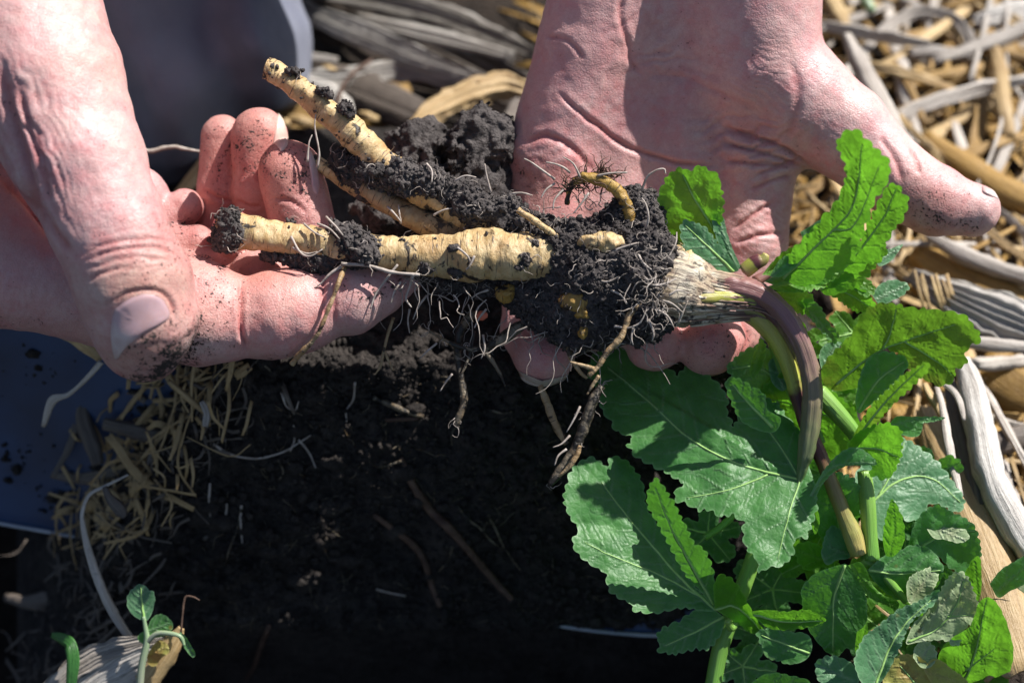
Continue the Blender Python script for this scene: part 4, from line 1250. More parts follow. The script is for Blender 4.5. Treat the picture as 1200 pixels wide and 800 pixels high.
# hairs on the curled root, darker
# ------------------------------------------------------------------ stalks
ptube('leaf_stalk', [(822, 334, 30, 14), (850, 334, 34, 13.5), (872, 338, 36, 12.5), (896, 348, 38, 11.5), (917, 366, 39, 11), (935, 394, 40, 10.5), (947, 426, 40, 10.5), (952, 460, 40, 11), (950, 496, 38, 11), (945, 528, 36, 9), (940, 550, 32, 6), (936, 566, 29, 3.4), (930, 590, 27, 2), (924, 612, 24, 1.4)], 'purple', sides=22, seg=9, noise=1.6, nsc=9, seed=3, ribs=6, ribamp=0.10, label='purple-tinged stalk arching down in front')
for k_, pts_ in enumerate([
        [(806, 322, 44, 8), (830, 324, 42, 8), (856, 328, 38, 7.5), (878, 332, 34, 6.5), (896, 338, 28, 5)],
        [(800, 350, 54, 8), (826, 348, 48, 9), (852, 348, 42, 8.5), (878, 352, 36, 8), (900, 366, 30, 7), (918, 388, 24, 6.5), (930, 414, 16, 6), (936, 440, 6, 5)],
        [(800, 374, 40, 7), (828, 366, 36, 8), (854, 364, 30, 8), (878, 370, 24, 7.5), (898, 388, 14, 7)]]):
    ptube('sheath_stalk', pts_, ['crown', 'yellow', 'crown'][k_], sides=16, seg=8, noise=1.4, nsc=8, seed=30 + k_, ribs=6, ribamp=0.08)
ptube('leaf_stalk', [(838, 352, 18, 17), (868, 358, 20, 15), (892, 374, 20, 13), (912, 400, 18, 11), (924, 428, 16, 9), (934, 462, 14, 8.5), (946, 500, 12, 8.5), (962, 535, 10, 8), (976, 570, 10, 8.5), (990, 605, 12, 9), (1000, 628, 14, 11), (1006, 650, 14, 9)], 'yellow', sides=16, seg=8, noise=0.8, seed=4, ribs=6, ribamp=0.05, label='yellow stalk turning dark purple halfway down')
ptube('leaf_stalk', [(862, 350, 16, 12), (895, 365, 14, 10), (918, 390, 10, 9), (930, 418, 4, 9), (938, 450, -4, 8)], 'green', sides=14, seg=8, seed=5, ribs=5, ribamp=0.07)
ptube('leaf_stalk', [(958, 458, 0, 10), (976, 478, 2, 10), (992, 496, 2, 9), (1002, 510, 0, 8), (1010, 530, -6, 7)], 'green', sides=16, seg=8, seed=6, ribs=6, ribamp=0.08)
ptube('leaf_stalk', [(1013, 552, 6, 8), (1017, 590, 8, 9), (1019, 625, 8, 9), (1020, 655, 6, 11)], 'green', sides=16, seg=8, seed=7, ribs=5, ribamp=0.08)
ptube('leaf_stalk', [(893, 610, -30, 7), (884, 650, -26, 9), (870, 690, -24, 9.5), (852, 735, -26, 10), (842, 770, -30, 9.5), (834, 815, -34, 9.5)], 'green', sides=16, seg=8, seed=8, ribs=5, ribamp=0.08)
ptube('leaf_stalk', [(938, 558, 22, 5), (905, 560, 18, 4), (870, 592, -6, 4.5), (848, 614, -16, 4.5), (826, 630, -20, 4)], 'green', sides=10, seg=8, seed=9)
ptube('leaf_stalk', [(852, 726, 4, 4), (858, 735, -6, 5), (866, 715, -20, 6)], 'green', sides=10, seg=6, seed=10)
ptube('leaf_stalk', [(905, 400, -6, 6), (922, 445, -14, 7), (948, 492, -16, 8), (960, 520, -18, 8)], 'green', sides=12, seg=8, seed=11, ribs=5, ribamp=0.06)
ptube('leaf_stalk', [(1010, 655, 6, 7), (1030, 668, 6, 6), (1050, 690, 4, 5), (1062, 705, 4, 4)], 'green', sides=12, seg=8, seed=12)
ptube('leaf_stalk', [(872, 318, 26, 9), (885, 308, 30, 9), (894, 304, 32, 7), (898, 298, 34, 4)], 'yellow', sides=14, seg=6, seed=13, label='short yellow-green bud on top of the crown')
ptube('leaf_stalk', [(885, 330, 8, 7), (905, 318, 4, 5), (925, 306, 2, 4), (940, 300, 2, 4), (958, 290, 4, 3)], 'purple', sides=10, seg=6, seed=14)

# ------------------------------------------------------------------ leaves
L = []
def add_leaf(mat, *patches, label=None): leaf(mat, list(patches), plant, label)
# big leaf in the middle
add_leaf('leaf', dict(outline=[(690, 424), (702, 408), (714, 403), (729, 401), (741, 408), (756, 410), (768, 419), (780, 427), (793, 440), (804, 428), (818, 436), (833, 441), (845, 453), (853, 466), (852, 482), (860, 500), (868, 480), (853, 462), (852, 448), (860, 443), (873, 447), (884, 455), (894, 466), (912, 472), (922, 488), (934, 500), (942, 520), (948, 545), (956, 570), (958, 595), (952, 612), (945, 630), (931, 630), (930, 650), (917, 663), (902, 664), (889, 671), (887, 655), (874, 642), (870, 625), (872, 612), (858, 602), (846, 606), (832, 597), (818, 598), (804, 589), (793, 588), (789, 577), (802, 566), (792, 561), (781, 554), (768, 548), (758, 542), (744, 535), (735, 521), (742, 512), (722, 506), (716, 494), (706, 482), (702, 470), (706, 460), (696, 450), (688, 437)],
    veins=[[(938, 562), (870, 545), (810, 515), (760, 470), (712, 430)], [(938, 562), (905, 510), (870, 470), (860, 452)], [(938, 562), (925, 600), (912, 655)], [(900, 556), (850, 575), (805, 583)]],
    h0=30, tilt=(0.0, -0.34), fold=(-0.12, 0.14), pucker=3.0, teeth=(13, 4.0), sp=2.6, seed=1, side=30, cup=-0.6, curve=(-0.3, 0)), label='largest leaf, blue-green above, in the middle of the bunch')
# lower left leaf, folded
add_leaf('leaf', dict(outline=[(660, 586), (663, 570), (671, 548), (682, 540), (692, 535), (704, 541), (712, 547), (714, 536), (722, 535), (735, 540), (745, 552), (754, 568), (757, 590), (762, 600), (775, 618), (788, 640), (803, 668), (818, 690), (838, 712), (828, 716), (800, 712), (770, 718), (745, 716), (738, 706), (724, 700), (712, 688), (710, 672), (697, 664), (685, 656), (674, 644), (671, 632), (678, 620), (668, 606)],
    veins=[[(838, 714), (800, 680), (765, 640), (735, 605), (705, 565)], [(820, 698), (770, 672), (715, 650), (685, 635)]],
    h0=6, tilt=(-0.16, -0.36), fold=(0.06, 0.0), pucker=2.6, teeth=(12, 3.6), sp=2.6, seed=2, side=26),
    dict(outline=[(757, 580), (762, 568), (768, 560), (778, 570), (784, 580), (790, 588), (797, 604), (806, 620), (812, 634), (824, 642), (831, 654), (836, 668), (838, 690), (838, 712), (820, 692), (800, 668), (785, 640), (770, 612), (760, 595)],
    veins=[[(836, 708), (815, 670), (790, 625), (768, 572)]], h0=8, tilt=(0.55, 0.85), fold=(0.0, 0.0), pucker=1.4, teeth=(11, 3.4), sp=2.6, seed=3, side=20),
    label='leaf at lower left with one lobe folded up and glowing')
add_leaf('leafy', dict(outline=[(838, 714), (836, 690), (840, 676), (850, 673), (860, 680), (868, 690), (876, 705), (882, 718), (890, 730), (897, 746), (885, 744), (872, 736), (860, 728)],
    veins=[[(838, 714), (860, 710), (880, 725), (893, 742)]], h0=8, tilt=(-0.2, 0.9), pucker=2.5, teeth=(14, 2.4), sp=2.4, seed=4, curl=4))
add_leaf('leaf', dict(outline=[(850, 724), (846, 740), (838, 752), (829, 761), (815, 760), (797, 765), (784, 766), (771, 762), (773, 752), (769, 744), (780, 733), (795, 728), (812, 716), (835, 714)],
    veins=[[(848, 722), (815, 740), (780, 756)]], h0=-8, tilt=(0.0, -0.1), pucker=2.4, teeth=(11, 4), sp=2.6, seed=5, side=18))
# right-hand leaf, sun through it
add_leaf('leafb', dict(outline=[(966, 452), (962, 436), (970, 420), (982, 408), (996, 394), (1004, 378), (1012, 366), (1024, 358), (1038, 355), (1054, 357), (1070, 361), (1088, 362), (1106, 364), (1122, 366), (1136, 374), (1142, 384), (1149, 391), (1148, 401), (1137, 405), (1131, 416), (1133, 426), (1119, 434), (1119, 444), (1106, 452), (1092, 449), (1078, 440), (1064, 430), (1048, 412), (1030, 410), (1022, 428), (1012, 450), (996, 456), (980, 458)],
    veins=[[(980, 450), (1020, 418), (1060, 400), (1120, 380)], [(1035, 410), (1045, 385), (1050, 362)], [(1060, 400), (1100, 425), (1116, 440)]],
    h0=20, tilt=(0.10, 0.72), fold=(0, 0.1), pucker=3.2, teeth=(14, 3.4), sp=2.6, seed=6, side=24), label='broad leaf at right with sun shining through it')
add_leaf('leaf', dict(outline=[(1002, 470), (1008, 440), (1018, 420), (1034, 412), (1050, 414), (1064, 422), (1060, 436), (1048, 448), (1034, 462), (1018, 476), (1006, 484)],
    veins=[[(1006, 480), (1030, 445), (1060, 424)]], h0=24, tilt=(0.2, 0.5), pucker=3, teeth=(12, 2), sp=2.8, seed=7, curl=5))
add_leaf('leafb', dict(outline=[(1000, 510), (1012, 488), (1026, 470), (1044, 452), (1060, 438), (1074, 430), (1087, 424), (1088, 434), (1076, 446), (1066, 456), (1052, 468), (1040, 480), (1030, 494), (1018, 508), (1006, 520)],
    veins=[[(1003, 515), (1040, 468), (1082, 428)]], h0=26, tilt=(0.3, 0.9), pucker=3, teeth=(9, 3.4), sp=2.4, seed=8, curl=6))
# upper right leaf: two lobes
add_leaf('leafy', dict(outline=[(905, 318), (925, 296), (947, 274), (968, 250), (980, 236), (988, 218), (991, 200), (987, 184), (980, 170), (986, 158), (1001, 151), (1013, 160), (1022, 170), (1032, 178), (1042, 190), (1042, 208), (1034, 224), (1024, 236), (1020, 252), (1012, 270), (1008, 290), (1000, 306), (985, 318), (962, 330), (935, 335)],
    veins=[[(915, 330), (960, 285), (1000, 240), (1010, 170)], [(975, 270), (1002, 262), (1030, 195)]], h0=30, tilt=(0.35, 0.62), fold=(0.25, 0.0), pucker=2.2, teeth=(14, 4.2), sp=2.6, seed=9, side=22),
    dict(outline=[(960, 332), (985, 318), (1000, 300), (1012, 272), (1024, 248), (1034, 228), (1042, 216), (1053, 217), (1058, 226), (1065, 234), (1062, 246), (1058, 258), (1048, 268), (1042, 280), (1034, 290), (1028, 304), (1014, 312), (1004, 324), (988, 330), (975, 338)],
    veins=[[(965, 332), (1005, 295), (1035, 255), (1050, 222)]], h0=22, tilt=(0.35, 0.6), pucker=2.2, teeth=(12, 3.8), sp=2.6, seed=10, side=18), label='bright lobed leaf standing up in front of the thumb')
add_leaf('leafy', dict(outline=[(958, 336), (976, 322), (992, 306), (1006, 292), (1022, 282), (1034, 284), (1040, 292), (1034, 304), (1024, 314), (1016, 326), (1002, 336), (984, 344), (968, 346)], veins=[[(960, 340), (998, 314), (1034, 290)]], h0=12, tilt=(0.2, 0.5), pucker=2.2, teeth=(11, 4), sp=2.4, seed=71, side=14))
add_leaf('leafy', dict(outline=[(930, 300), (938, 284), (950, 270), (962, 262), (968, 268), (966, 280), (972, 288), (964, 298), (952, 306), (940, 312)], veins=[[(932, 308), (950, 290), (964, 266)]], h0=36, tilt=(0.2, 0.4), pucker=2.2, teeth=(9, 3.4), sp=2.4, seed=72, side=12))
add_leaf('leafg', dict(outline=[(938, 272), (954, 262), (972, 248), (984, 230), (993, 206), (996, 224), (990, 248), (974, 264), (958, 276), (944, 284)], veins=[[(942, 278), (975, 252), (994, 212)]], h0=52, tilt=(0.1, 0.2), pucker=1.5, teeth=(9, 1.5), sp=2.4, seed=11))
# leaf behind the root
add_leaf('leafy', dict(outline=[(771, 240), (772, 226), (778, 214), (784, 204), (797, 197), (808, 200), (816, 196), (822, 194), (832, 200), (842, 205), (844, 216), (847, 228), (848, 246), (846, 262), (850, 280), (856, 298), (862, 316), (846, 318), (825, 300), (806, 290), (790, 282), (778, 262)],
    veins=[[(860, 316), (840, 275), (815, 235), (800, 205)]], h0=4, tilt=(0.1, 0.55), fold=(0.0, 0.1), pucker=3.4, teeth=(12, 3.6), sp=2.5, seed=12, side=20),
    label='leaf with a folded lobe between the root and the palm')
add_leaf('leafg', dict(outline=[(799, 284), (797, 270), (800, 259), (812, 260), (826, 266), (836, 278), (846, 290), (856, 302), (866, 316), (852, 320), (838, 318), (822, 308), (806, 298)],
    veins=[[(860, 318), (835, 294), (803, 264)]], h0=36, tilt=(0.0, 0.1), pucker=2.4, teeth=(9, 3), sp=2.4, seed=13, side=15),
    dict(outline=[(840, 244), (848, 256), (852, 272), (858, 290), (868, 314), (856, 310), (844, 290), (836, 268), (833, 240)], veins=[[(862, 312), (846, 270), (838, 245)]], h0=30, tilt=(0, 0.1), pucker=1, teeth=(9, 1), sp=2.5, seed=14))
# young crumpled leaves above the crown
yl = [
    ([(893, 322), (906, 306), (920, 294), (938, 286), (948, 282), (944, 292), (952, 296), (940, 304), (926, 312), (908, 322)], (896, 322), (948, 286), 30, (0.1, 0.1)),
    ([(896, 330), (916, 318), (938, 310), (956, 306), (968, 300), (962, 310), (976, 314), (958, 320), (936, 326), (912, 334)], (898, 330), (970, 306), 26, (0, 0.3)),
    ([(898, 336), (920, 330), (944, 328), (970, 326), (974, 332), (960, 338), (940, 342), (916, 342)], (900, 336), (972, 329), 34, (0, -0.2)),
    ([(906, 342), (926, 340), (946, 342), (954, 350), (944, 360), (950, 368), (932, 366), (918, 356)], (908, 344), (946, 362), 22, (0.1, 0.5)),
    ([(930, 350), (948, 350), (962, 360), (970, 376), (982, 392), (978, 402), (966, 392), (952, 376), (940, 364)], (934, 352), (978, 398), 14, (0.2, 0.4)),
    ([(948, 318), (968, 316), (988, 324), (1004, 334), (1018, 346), (1026, 358), (1012, 366), (1000, 364), (986, 354), (968, 342), (954, 332)], (950, 322), (1020, 360), 6, (0.2, 0.6)),
    ([(985, 318), (1004, 322), (1018, 328), (1026, 340), (1016, 348), (1002, 340), (990, 330)], (986, 320), (1024, 340), 4, (0, -0.1)),
    ([(902, 324), (914, 304), (930, 298), (945, 300), (930, 314), (916, 324)], (904, 324), (942, 300), 44, (0, 0)),
    ([(930, 330), (950, 322), (972, 322), (990, 312), (984, 324), (968, 332), (948, 336)], (932, 332), (988, 314), 38, (0, 0.3)),
]
for i, (o_, b_, t_, h_, tl) in enumerate(yl):
    mid = ((b_[0] + t_[0]) / 2, (b_[1] + t_[1]) / 2 - 2)
    add_leaf(['leafy', 'leaf', 'leafy'][i % 3], dict(outline=o_, veins=[[b_, mid, t_]], h0=h_, tilt=tl, fold=(0.5, 0.4) if i in (0, 1, 2, 7) else 0.0, pucker=3, teeth=(8, 3.2), sp=2.4, seed=30 + i, side=12, curl=3))
add_leaf('leafg', dict(outline=[(1022, 346), (1030, 334), (1044, 328), (1058, 330), (1066, 336), (1058, 346), (1046, 352), (1032, 358)], veins=[[(1024, 352), (1062, 334)]], h0=-30, tilt=(0, -0.1), pucker=2, teeth=(9, 2.4), sp=2.6, seed=41))
add_leaf('leafg', dict(outline=[(1026, 300), (1036, 294), (1048, 290), (1058, 286), (1052, 296), (1044, 306), (1030, 312)], veins=[[(1028, 308), (1056, 288)]], h0=-20, tilt=(0, -0.1), pucker=1, teeth=(9, 1), sp=2.6, seed=42))
add_leaf('leafg', dict(outline=[(962, 430), (960, 416), (966, 404), (978, 400), (986, 402), (980, 412), (974, 424), (976, 440), (968, 444)], veins=[[(968, 440), (970, 420), (982, 402)]], h0=6, tilt=(0, 0), pucker=1.5, teeth=(9, 1), sp=2.5, seed=43))
# blue-green leaf behind
add_leaf('leafg', dict(outline=[(1000, 560), (1012, 540), (1026, 522), (1042, 514), (1056, 512), (1072, 520), (1086, 530), (1098, 540), (1108, 552), (1118, 566), (1128, 580), (1130, 594), (1118, 600), (1104, 592), (1090, 590), (1084, 600), (1074, 610), (1060, 608), (1048, 596), (1044, 620), (1034, 634), (1024, 620), (1014, 604), (998, 600), (994, 580)],
    veins=[[(1010, 600), (1050, 565), (1090, 560), (1125, 588)], [(1030, 580), (1050, 545), (1060, 518)]], h0=-18, tilt=(-0.12, -0.30), pucker=3.2, teeth=(12, 2.8), sp=2.7, seed=15, side=22), label='dull blue-green leaf behind the stalks')
# mid cluster
add_leaf('leafy', dict(outline=[(992, 520), (1006, 506), (1019, 500), (1030, 496), (1042, 496), (1056, 504), (1057, 520), (1056, 534), (1051, 546), (1046, 556), (1036, 562), (1026, 558), (1018, 556), (1022, 546), (1010, 540), (998, 534)],
    veins=[[(994, 526), (1025, 525), (1052, 535)]], h0=22, tilt=(0.35, 0.7), pucker=3.0, teeth=(9, 3.4), sp=2.4, seed=16, side=16, curl=4))
add_leaf('leaf', dict(outline=[(948, 582), (955, 568), (966, 550), (978, 536), (990, 527), (1004, 524), (1016, 530), (1028, 543), (1012, 545), (998, 545), (986, 548), (974, 556), (962, 570), (954, 586)],
    veins=[[(950, 582), (975, 548), (1024, 542)]], h0=44, tilt=(0, 0.35), fold=(0.3, -0.3), pucker=1.6, teeth=(9, 1.0), sp=2.4, seed=17, side=16))
add_leaf('leaf', dict(outline=[(1040, 500), (1050, 488), (1066, 488), (1082, 488), (1098, 488), (1108, 490), (1094, 494), (1082, 496), (1080, 506), (1072, 512), (1058, 510), (1046, 506)],
    veins=[[(1042, 500), (1070, 492), (1106, 490)]], h0=20, tilt=(0, 0.2), fold=(0.3, 0.3), pucker=2, teeth=(9, 1), sp=2.4, seed=18, side=12))
add_leaf('leafy', dict(outline=[(1038, 651), (1035, 638), (1035, 622), (1038, 606), (1041, 594), (1046, 584), (1052, 594), (1057, 604), (1060, 618), (1060, 632), (1055, 644), (1046, 652)],
    veins=[[(1042, 652), (1048, 620), (1046, 588)]], h0=16, tilt=(0.35, 0.6), pucker=1.6, teeth=(12, 1.6), sp=2.4, seed=19, side=12))
add_leaf('leafy', dict(outline=[(880, 470), (894, 452), (912, 440), (930, 430), (952, 440), (968, 452), (990, 470), (1004, 486), (1010, 510), (996, 530), (972, 540), (950, 530), (925, 520), (900, 500)],
    veins=[[(1000, 500), (950, 480), (890, 465)]], h0=-30, tilt=(0.2, 0.6), pucker=3, teeth=(11, 3.4), sp=3.2, seed=20, side=24))
add_leaf('leaf', dict(outline=[(856, 470), (850, 452), (852, 444), (862, 442), (872, 447), (884, 454), (896, 462), (900, 480), (915, 490), (908, 506), (888, 504), (868, 492)],
    veins=[[(905, 500), (875, 470), (858, 450)]], h0=40, tilt=(0.2, 0.5), pucker=2, teeth=(11, 3), sp=2.6, seed=21, side=18))
add_leaf('leaf', dict(outline=[(850, 430), (870, 412), (890, 404), (905, 414), (920, 424), (925, 446), (905, 458), (880, 456), (862, 448)], veins=[[(915, 445), (885, 430), (858, 432)]], h0=-24, tilt=(0.1, 0.4), pucker=2, teeth=(11, 3), sp=3, seed=22))
add_leaf('leafy', dict(outline=[(878, 436), (882, 418), (888, 404), (892, 396), (898, 406), (896, 420), (892, 432), (886, 440), (882, 444)], veins=[[(882, 440), (892, 400)]], h0=0, tilt=(0.2, 0.5), fold=(0.4, 0.4), pucker=1.5, teeth=(7, 2), sp=2.3, seed=23, curl=3))
add_leaf('leafg', dict(outline=[(900, 425), (910, 415), (918, 420), (926, 432), (926, 446), (918, 458), (906, 450), (902, 438)], veins=[[(918, 454), (908, 420)]], h0=-8, tilt=(0, 0), pucker=1.5, teeth=(8, 1.6), sp=2.4, seed=24))
add_leaf('leaf', dict(outline=[(955, 560), (975, 552), (1000, 560), (1010, 580), (1006, 610), (1000, 640), (985, 650), (965, 636), (955, 610), (950, 585)], veins=[[(990, 645), (980, 600), (975, 560)]], h0=-34, tilt=(0.2, 0.5), pucker=2.5, teeth=(11, 3), sp=3, seed=25))
add_leaf('leafy', dict(outline=[(950, 585), (956, 592), (960, 604), (960, 616), (955, 626), (950, 612), (948, 598)], veins=[[(954, 622), (952, 588)]], h0=18, tilt=(0.4, 0.6), pucker=1, teeth=(9, 1), sp=2.3, seed=26))
add_leaf('leafg', dict(outline=[(962, 652), (966, 630), (974, 616), (984, 620), (992, 632), (1002, 644), (994, 654), (980, 656), (970, 662)], veins=[[(998, 650), (970, 640)]], h0=-6, tilt=(0, -0.1), pucker=3, teeth=(9, 2), sp=2.4, seed=27, curl=4))
add_leaf('leafy', dict(outline=[(930, 640), (946, 634), (962, 640), (975, 652), (978, 664), (962, 664), (945, 668), (934, 656)], veins=[[(974, 660), (935, 645)]], h0=-20, tilt=(0.2, 0.6), pucker=2, teeth=(9, 2.5), sp=2.6, seed=28))
# drooping lower leaf
add_leaf('leaf', dict(outline=[(990, 660), (975, 664), (957, 671), (946, 680), (939, 690), (940, 706), (940, 722), (948, 738), (958, 752), (972, 766), (984, 768), (992, 758), (1000, 768), (1008, 762), (1014, 748), (1016, 728), (1016, 706), (1012, 686), (1004, 668)],
    veins=[[(990, 662), (978, 700), (976, 762)]], h0=46, tilt=(0.1, 0.50), fold=(-0.15, -0.35), pucker=2.0, teeth=(12, 1.2), sp=2.6, seed=44, side=22), label='smooth leaf hanging straight down at bottom')
add_leaf('leafy', dict(outline=[(1004, 740), (1012, 734), (1016, 728), (1017, 744), (1012, 758), (1006, 770), (1002, 760)], veins=[[(1015, 732), (1006, 766)]], h0=34, tilt=(0.5, 0.6), pucker=1, teeth=(9, .5), sp=2.3, seed=45))
add_leaf('leafy', dict(outline=[(994, 662), (1008, 658), (1016, 668), (1022, 684), (1034, 696), (1048, 702), (1054, 708), (1046, 718), (1034, 712), (1020, 702), (1010, 688), (1002, 674)], veins=[[(998, 664), (1018, 694), (1050, 712)]], h0=48, tilt=(-0.2, 0.6), fold=(0.4, 0.0), pucker=1.4, teeth=(9, 0.6), sp=2.4, seed=46))
add_leaf('leafy', dict(outline=[(880, 716), (898, 714), (921, 716), (946, 714), (960, 720), (968, 727), (956, 733), (940, 736), (921, 738), (902, 736), (888, 726)], veins=[[(884, 720), (920, 728), (964, 727)]], h0=24, tilt=(0, 0.8), fold=(0, 0.2), pucker=1.5, teeth=(10, 1.6), sp=2.4, seed=47))
add_leaf('leaf', dict(outline=[(886, 740), (905, 734), (925, 740), (945, 742), (952, 756), (945, 772), (925, 778), (905, 770), (893, 758)], veins=[[(948, 765), (892, 744)]], h0=0, tilt=(0, 0.1), pucker=2.5, teeth=(11, 3), sp=2.8, seed=48))
add_leaf('leaf', dict(outline=[(1016, 668), (1034, 652), (1054, 644), (1072, 638), (1088, 642), (1100, 654), (1106, 668), (1100, 684), (1088, 694), (1070, 702), (1052, 702), (1038, 694), (1026, 682)],
    veins=[[(1018, 668), (1055, 672), (1102, 668)]], h0=12, tilt=(0.0, 0.75), fold=(0.0, -0.7), pucker=3.2, teeth=(12, 2), sp=2.6, seed=49, side=20))
add_leaf('leaf', dict(outline=[(1064, 640), (1070, 618), (1078, 604), (1094, 592), (1106, 594), (1116, 600), (1130, 606), (1142, 616), (1147, 630), (1150, 650), (1144, 668), (1128, 672), (1112, 664), (1098, 650), (1082, 642)],
    veins=[[(1080, 640), (1108, 625), (1142, 622)]], h0=-6, tilt=(0.1, 0.3), pucker=4, teeth=(10, 2.6), sp=2.6, seed=50, side=16, curl=4))
add_leaf('leafp', dict(outline=[(1084, 616), (1090, 606), (1104, 602), (1118, 606), (1130, 618), (1136, 630), (1124, 636), (1108, 632), (1094, 630)], veins=[[(1086, 614), (1130, 632)]], h0=6, tilt=(0.0, -0.1), pucker=2, teeth=(9, 1.2), sp=2.4, seed=51, side=12), label='pale scorched patch of leaf')
# withered pale leaves
add_leaf('leafp', dict(outline=[(1098, 700), (1106, 684), (1116, 672), (1128, 670), (1136, 680), (1142, 694), (1148, 712), (1153, 734), (1144, 738), (1134, 732), (1128, 748), (1120, 757), (1108, 750), (1092, 750), (1076, 752), (1062, 754), (1066, 740), (1072, 728), (1086, 716)],
    veins=[[(1064, 752), (1100, 735), (1122, 706), (1130, 675)], [(1110, 722), (1140, 720)]], h0=26, tilt=(0.05, 0.15), fold=(0.25, -0.4), pucker=4, teeth=(8, 3), sp=2.4, seed=52, side=15, curl=3), label='limp pale green withered leaf at lower right')
add_leaf('leafg', dict(outline=[(1000, 775), (1006, 758), (1014, 744), (1030, 732), (1044, 720), (1056, 712), (1072, 706), (1086, 698), (1100, 690), (1098, 704), (1084, 716), (1070, 726), (1062, 740), (1056, 756), (1048, 772), (1040, 788), (1028, 802), (1010, 800)],
    veins=[[(1026, 802), (1044, 756), (1064, 728), (1096, 698)]], h0=30, tilt=(0.1, -0.1), fold=(0.6, 0.5), pucker=3, teeth=(9, 2), sp=2.5, seed=53, side=15, curl=4), label='grey-green wilted leaf folded along its midrib')
add_leaf('leafp', dict(outline=[(1062, 684), (1068, 674), (1080, 668), (1092, 664), (1100, 674), (1094, 690), (1084, 702), (1074, 710), (1064, 704)], veins=[[(1066, 706), (1092, 670)]], h0=10, tilt=(0, 0), pucker=4, teeth=(6, 2.5), sp=2.3, seed=54, side=10, curl=5))
add_leaf('leafy', dict(outline=[(1100, 800), (1098, 784), (1100, 768), (1106, 756), (1120, 744), (1134, 736), (1142, 722), (1146, 708), (1156, 699), (1168, 706), (1176, 720), (1182, 736), (1187, 756), (1187, 774), (1182, 790), (1178, 810), (1140, 815)],
    veins=[[(1120, 812), (1140, 775), (1156, 702)], [(1132, 785), (1165, 760)]], h0=-14, tilt=(0.45, 0.72), pucker=4.2, teeth=(16, 0.8), sp=2.6, seed=55, side=14), label='bright quilted leaf in the bottom right corner')
add_leaf('leafp', dict(outline=[(1158, 690), (1164, 678), (1174, 670), (1188, 660), (1204, 652), (1225, 660), (1230, 700), (1220, 750), (1200, 757), (1188, 750), (1184, 735), (1178, 718), (1168, 704)],
    veins=[[(1215, 740), (1195, 700), (1180, 672)]], h0=-20, tilt=(0, 0), pucker=3, teeth=(9, 1), sp=2.8, seed=56, side=16), label='pale leaf cut by the right edge of the photo')
add_leaf('leaf', dict(outline=[(1160, 684), (1172, 668), (1188, 658), (1206, 650), (1215, 665), (1200, 684), (1184, 692), (1170, 700)], veins=[[(1166, 694), (1205, 660)]], h0=-8, tilt=(0.1, 0.4), pucker=2, teeth=(9, 1), sp=2.8, seed=57))
add_leaf('leafd', dict(outline=[(1034, 800), (1038, 784), (1046, 772), (1060, 766), (1074, 768), (1086, 776), (1092, 790), (1094, 808), (1060, 812)], veins=[[(1080, 808), (1055, 780)]], h0=10, tilt=(0, 0.1), pucker=4, teeth=(9, 1.6), sp=2.5, seed=58, side=12, curl=4), label='yellowed dying leaf at the bottom edge')
add_leaf('leafd', dict(outline=[(1082, 784), (1092, 772), (1104, 774), (1116, 784), (1128, 792), (1136, 804), (1120, 812), (1098, 808)], veins=[[(1084, 786), (1130, 802)]], h0=16, tilt=(0, 0.1), pucker=3, teeth=(9, 1), sp=2.5, seed=59, side=12, curl=4), label='brown-edged dying leaf at the bottom edge')
add_leaf('leafp', dict(outline=[(1070, 770), (1072, 758), (1082, 750), (1094, 756), (1098, 768), (1092, 780), (1080, 782)], veins=[[(1074, 778), (1090, 756)]], h0=18, tilt=(0, 0), pucker=3, teeth=(6, 3), sp=2.3, seed=60, side=10, curl=4))
add_leaf('leafg', dict(outline=[(955, 775), (970, 768), (985, 770), (1000, 778), (1008, 792), (1000, 806), (975, 808), (958, 795)], veins=[[(1002, 798), (960, 780)]], h0=4, tilt=(0, 0), pucker=4, teeth=(9, 2), sp=2.5, seed=61, side=12, curl=5))
add_leaf('leaf', dict(outline=[(880, 800), (895, 790), (912, 788), (930, 792), (946, 796), (952, 806), (925, 814), (890, 812)], veins=[[(884, 804), (945, 802)]], h0=10, tilt=(0, 0.5), fold=(0.2, 0.2), pucker=1.5, teeth=(11, 2), sp=2.6, seed=62))
add_leaf('leafy', dict(outline=[(1130, 672), (1140, 655), (1148, 652), (1150, 668), (1150, 690), (1146, 704), (1138, 694), (1132, 684)], veins=[[(1146, 700), (1142, 658)]], h0=4, tilt=(0.4, 0.5), pucker=1.5, teeth=(9, 1.2), sp=2.3, seed=63))
# shaded foliage deeper in the bunch
deep = [((1120, 690), 36, 15, 'leaf'), ((1085, 735), 40, 100, 'leafy'), ((1140, 760), 34, 200, 'leaf'), ((1040, 690), 36, 40, 'leafg'), ((950, 655), 30, 75, 'leafy'), ((895, 745), 34, 130, 'leaf'), ((1060, 620), 30, 310, 'leafy'), ((920, 540), 36, 20, 'leaf'), ((830, 625), 34, 200, 'leaf'), ((905, 690), 42, 80, 'leaf'), ((1045, 745), 40, 150, 'leafy'), ((925, 620), 36, 250, 'leaf'), ((870, 780), 30, 10, 'leaf'), ((1085, 560), 34, 330, 'leaf'),
        ((1150, 640), 30, 300, 'leaf'), ((1020, 455), 34, 60, 'leafy'), ((965, 600), 40, 120, 'leaf'), ((940, 400), 26, 40, 'leafy'), ((1060, 650), 38, 200, 'leaf'), ((1110, 720), 34, 260, 'leaf'),
        ((990, 690), 44, 90, 'leafy'), ((1040, 600), 34, 190, 'leaf'), ((960, 470), 40, 100, 'leafy'), ((1000, 390), 30, 20, 'leafy')]
